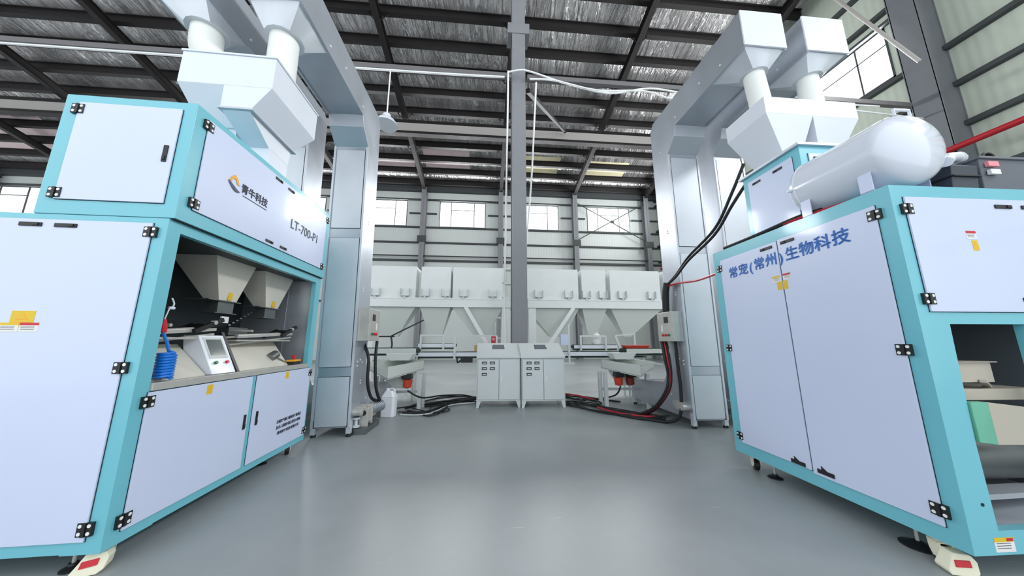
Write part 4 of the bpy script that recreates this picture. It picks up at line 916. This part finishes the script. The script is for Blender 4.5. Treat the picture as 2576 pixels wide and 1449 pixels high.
# gear reducers at the foot of the left elevator
G = tag(empty('gear_motor', (-1.80, 4.93, 0)), 'cast aluminium gear motor cluster at the foot of the left elevator', 'motor')
mb = MB(); mb.box(-0.03, 0.10, -0.12, -0.10, 0.08, 0.34); mb.box(0.0, 0.12, 0.0, 0.02, 0.10, 0.37); mb.box(-0.02, 0.10, -0.10, 0.0, 0.14, 0.33); mb.box(0.0, 0.07, 0.02, 0.30, 0.16, 0.36)
mb.build('gear_housing', M['steel'], G, bevel=0.006)
mb = MB(); mb.cyl((0.035, -0.135, 0.27), (0.035, -0.118, 0.27), 0.036, 20); mb.cyl((0.06, -0.01, 0.19), (0.06, 0.004, 0.19), 0.03, 20); mb.build('bore_cover', M['black'], G)
mb = MB(); mb.lathe([(0, 0.05), (0.02, 0.05), (0.03, 0.022), (0.10, 0.022), (0.11, 0.05), (0.13, 0.05)], (-0.03, -0.20, 0.10), (0, 0, 1), 20); mb.build('tension_roller', M['galvlt'], G)
mb = MB()
for k in range(7): mb.lathe([(0, 0.085), (0.010, 0.085)], (0.05 + 0.012 * k, 0.12 + 0.035 * k, 0.29), (0.3, 0.95, 0), 20)
mb.cyl((0.05, 0.10, 0.29), (0.14, 0.36, 0.29), 0.065, 16)
mb.build('finned_motor', M['galv'], G)
mb = MB(); mb.box(-0.05, 0.12, -0.22, 0.32, 0.0, 0.08); mb.build('motor_base', M['steeldk'], G)
# white jerry can
J = tag(empty('jerry_can', (-1.70, 5.76, 0), rz=-0.1), 'white plastic jerry can standing on the floor by the gear motor', 'jerry can')
mb = MB()
def rr(x0, x1, y0, y1, z, c=0.03): return [(x0 + c, y0, z), (x1 - c, y0, z), (x1, y0 + c, z), (x1, y1 - c, z), (x1 - c, y1, z), (x0 + c, y1, z), (x0, y1 - c, z), (x0, y0 + c, z)]
mb.loft(rr(-0.12, 0.12, -0.08, 0.1, 0.0), rr(-0.125, 0.125, -0.085, 0.105, 0.33)); mb.loft(rr(-0.125, 0.125, -0.085, 0.105, 0.33), rr(-0.06, 0.07, -0.05, 0.07, 0.44, 0.02)); mb.build('can_body', M['jug'], J, bevel=0.01)
mb = MB(); mb.cyl((-0.03, 0, 0.43), (-0.03, 0, 0.48), 0.028, 16); mb.build('cap', M['screw'], J, bevel=0.003)
mb = MB(); mb.tube([(0.0, 0, 0.44), (0.03, 0, 0.475), (0.09, 0, 0.45), (0.1, 0, 0.38)], 0.013, 8, 4); mb.build('handle', M['jug'], J)

# ------------------------------------------------------------------ cables
R_ = random.Random(3)
LP = [[(-1.5, 5.95, .02), (-1.1, 6.0, .02), (-0.9, 6.3, .03), (-0.6, 6.9, .03), (-0.25, 7.0, .02)],
      [(-1.45, 6.1, .02), (-1.0, 5.85, .02), (-0.75, 6.05, .05), (-0.8, 6.4, .05), (-1.2, 6.5, .02), (-0.6, 7.1, .02), (-0.22, 7.1, .02)],
      [(-1.55, 6.3, .02), (-1.15, 6.6, .05), (-0.8, 6.8, .06), (-0.4, 6.9, .05), (-0.2, 6.8, .02)],
      [(-1.45, 6.0, .40), (-1.2, 6.1, .25), (-0.9, 6.6, .2), (-0.5, 7.1, .12), (-0.2, 7.3, .02)],
      [(-1.5, 6.5, .02), (-1.2, 7.2, .02), (-0.7, 7.5, .02), (-0.2, 7.4, .02)]]
LPL = ['nearest black cable on the floor left of the cabinets, gently curved', 'black cable doubling back in a loop on the floor left of the cabinets', 'black cable lying over the others in the left floor tangle', 'black cable drooping from the orange motor to the left cabinet', 'farthest black cable behind the left floor tangle']
for k, p in enumerate(LP): cable('power_cable', p, 0.016, 'rubber', LPL[k], group='floor cables on the left')
cable('power_cable', [(-1.5, 5.8, .02), (-1.2, 5.75, .02), (-0.95, 5.85, .03), (-0.7, 6.5, .03), (-0.22, 6.75, .02)], 0.012, 'cab', 'thin grey cable lying on the floor among the left black cables')
RP = [[(3.0, 5.1, .02), (2.6, 5.15, .02), (2.3, 5.5, .02), (2.0, 5.9, .02), (1.75, 6.3, .02), (1.66, 6.45, .05)],
      [(2.9, 5.35, .02), (2.5, 5.6, .03), (2.1, 6.2, .05), (1.9, 6.6, .04), (1.66, 6.7, .02)],
      [(2.95, 5.3, .04), (2.3, 5.9, .03), (2.0, 6.5, .06), (2.25, 6.7, .05), (2.4, 6.4, .04), (2.1, 6.2, .04), (1.66, 6.6, .02)],
      [(2.75, 6.2, .40), (2.65, 6.3, .2), (2.4, 6.9, .03), (2.1, 7.1, .05), (1.66, 7.2, .02)],
      [(2.9, 6.6, .02), (2.4, 7.0, .02), (2.1, 7.3, .05), (1.66, 7.4, .02)],
      [(2.2, 6.8, .02), (1.95, 7.0, .03), (1.9, 7.3, .04), (1.66, 7.1, .02)]]
RPL = ['nearest black cable sweeping along the front edge of the right floor tangle', 'second black cable crossing the right floor tangle diagonally', 'black cable making a closed loop in the middle of the right floor tangle', 'black cable drooping from the red motors to the right cabinet', 'farthest black cable behind the right floor tangle', 'short black cable curled beside the foot of the right cabinet']
for k, p in enumerate(RP): cable('power_cable', p, 0.016, 'rubber', RPL[k], group='floor cables on the right')
cable('power_cable', [(3.0, 5.35, .03), (2.8, 5.25, .03), (2.4, 5.55, .03), (2.15, 5.95, .05)], 0.016, 'redc', 'red cable on the floor along the edge of the right cable tangle')
cable('power_cable', [(1.66, 7.35, .06), (1.9, 7.3, .08), (2.2, 7.0, .06), (2.4, 6.7, .03)], 0.016, 'redc', 'red cable on the floor close to the right control cabinet')
# hoses on elevators
cable('drop_cable', [(-1.93, 5.0, 1.30), (-1.80, 4.92, 1.05), (-1.78, 4.9, 0.7), (-1.74, 5.0, 0.45), (-1.68, 5.2, 0.36)], 0.023, 'rubber', 'thick black conduit curving out below the left switch box')
cable('drop_cable', [(-1.76, 5.12, 1.30), (-1.74, 5.05, 1.0), (-1.70, 5.05, 0.6), (-1.66, 5.15, 0.38)], 0.023, 'rubber', 'straight black conduit below the left switch box')
cable('cable_bundle', [(3.05, 4.9, 1.78), (3.04, 4.85, 2.1), (3.05, 4.8, 2.28)], 0.055, 'rubber', 'thick black cable bundle rising from the right switch box', n=12)
cable('overhead_cable', [(3.05, 4.8, 2.25), (3.03, 4.5, 2.36), (2.99, 4.1, 2.55), (2.95, 3.5, 2.75), (2.98, 3.2, 3.1), (3.02, 3.03, 3.38)], 0.018, 'rubber', 'upper of two black cables climbing from the bundle to the right machine top')
cable('overhead_cable', [(3.05, 4.8, 2.24), (3.03, 4.5, 2.33), (2.97, 4.1, 2.48), (2.93, 3.5, 2.66), (2.95, 3.2, 2.92), (3.02, 3.02, 3.14)], 0.018, 'rubber', 'lower of two black cables climbing from the bundle to the right machine top')
cable('overhead_cable', [(3.05, 4.8, 2.22), (3.07, 4.5, 2.22), (3.0, 4.0, 2.16), (2.85, 3.4, 2.14), (2.72, 3.26, 2.15)], 0.016, 'redc', 'red cable running from the black bundle to the right machine side')
cable('overhead_cable', [(2.70, 3.1, 2.345), (2.70, 2.7, 2.35), (2.71, 2.3, 2.37), (2.72, 2.1, 2.36)], 0.02, 'rubber', 'black cable lying along the top edge of the right machine')
cable('overhead_cable', [(2.72, 2.9, 2.345), (2.705, 2.5, 2.36), (2.70, 2.15, 2.35), (2.74, 1.95, 2.35)], 0.012, 'redc', 'red cable on top of the right machine beside the tank foot')
for k, (dx, rr_, m_, lb) in enumerate(((0.0, 0.024, 'rubber', 'left black cable hanging from the right switch box to the floor'), (0.07, 0.017, 'redc', 'red cable hanging among the black ones from the right switch box'), (0.13, 0.022, 'rubber', 'middle black cable hanging from the right switch box to the floor'))):
    cable('drop_cable', [(3.0 + dx * 0.6, 5.02, 1.30), (2.99 + dx * 0.6, 4.95, 1.0), (3.02 + dx * 0.4, 4.95, 0.75), (2.98 + dx * 0.4, 4.98, 0.5), (2.85 + dx * 0.4, 5.15, 0.2), (2.65 + dx, 5.35, 0.04)], rr_, m_, lb)
cable('drop_cable', [(3.09, 4.78, 1.6), (3.08, 4.76, 1.0), (3.08, 4.74, 0.5), (3.03, 4.75, 0.15), (2.9, 4.9, 0.03), (2.6, 5.2, 0.03)], 0.025, 'rubber', 'rightmost black cable looping down the right elevator onto the floor')

# more thin cables inside both floor tangles
for (src, n, lab, grp) in ((LP[:3] + LP[4:], 7, 'thin black cable buried in the floor tangle left of the cabinets', 'floor cables on the left'), (RP[:3] + RP[4:], 7, 'thin black cable buried in the floor tangle right of the cabinets', 'floor cables on the right')):
    for k in range(n):
        p = src[k % len(src)]
        q = [(x + R_.uniform(-0.16, 0.16) * (0.2 if i == len(p) - 1 else 1), y + R_.uniform(-0.2, 0.22), 0.012 + R_.uniform(0, 0.04)) for i, (x, y, z) in enumerate(p)]
        cable('power_cable', q, R_.uniform(0.009, 0.013), 'rubber', lab, group=grp)
# small things behind the cabinets
gb = tag(empty('gauge_box', (0.10, 8.12, 1.032)), 'small white box with red front panel behind the left control cabinet', 'control box')
mb = MB(); mb.box(0, 0.2, 0, 0.2, 0, 0.42); mb.build('box_body', M['screw'], gb, bevel=0.004)
mb = MB(); mb.box(0.03, 0.15, -0.008, 0, 0.22, 0.40); mb.build('red_panel', M['red'], gb)
mb = MB(); mb.box(0.06, 0.12, -0.012, -0.006, 0.29, 0.36); mb.build('gauge_face', M['pink'], gb)
cb_ = tag(empty('cardboard_box', (-0.20, 8.1, 1.032)), 'small cardboard box on the conveyor left of the control cabinets', 'box')
mb = MB(); mb.box(-0.11, 0.11, 0, 0.16, 0, 0.17); mb.build('carton', M['wood'], cb_, bevel=0.003)
mb = MB(); mb.box(-0.02, 0.02, -0.002, 0.162, -0.0, 0.172); mb.build('tape', M['paper'], cb_)
rt_ = tag(empty('parts_tray', (3.72, 7.3, 1.132)), 'flat salmon red tray lying on the conveyor beside the right elevator', 'tray')
mb = MB(); mb.frustum(-0.28, 0.28, 0, 0.2, 0, -0.32, 0.32, -0.02, 0.22, 0.07); mb.build('tray_body', M['orange'], rt_, bevel=0.003)
mb = MB(); mb.box(-0.33, 0.33, -0.03, 0.23, 0.066, 0.078); mb.build('rim', M['pink'], rt_)
sk = tag(empty('sack', (3.02, 8.1, 1.25)), 'white bulging sack standing between the right funnels', 'sack')
mb = MB(); mb.lathe([(-0.05, 0.10), (0.0, 0.13), (0.14, 0.125), (0.23, 0.09), (0.26, 0.05), (0.29, 0.06)], (0, 0.1, 0), (0, 0, 1), 20); mb.build('sack_body', M['screw'], sk)
wl = tag(empty('wall_shelf', (0.62, 12.0, 0)), 'pale yellow shelf rack glimpsed left of the central column', 'shelf')
mb = MB()
for x in (-0.3, 0.0, 0.35): mb.box(x, x + 0.05, 0, 0.05, 0, 4.2)
for z in (0.6, 1.4, 2.2, 3.0, 3.6, 4.2): mb.box(-0.3, 0.4, 0, 0.4, z, z + 0.05)
mb.build('rack_frame', M['hopdk'], wl)
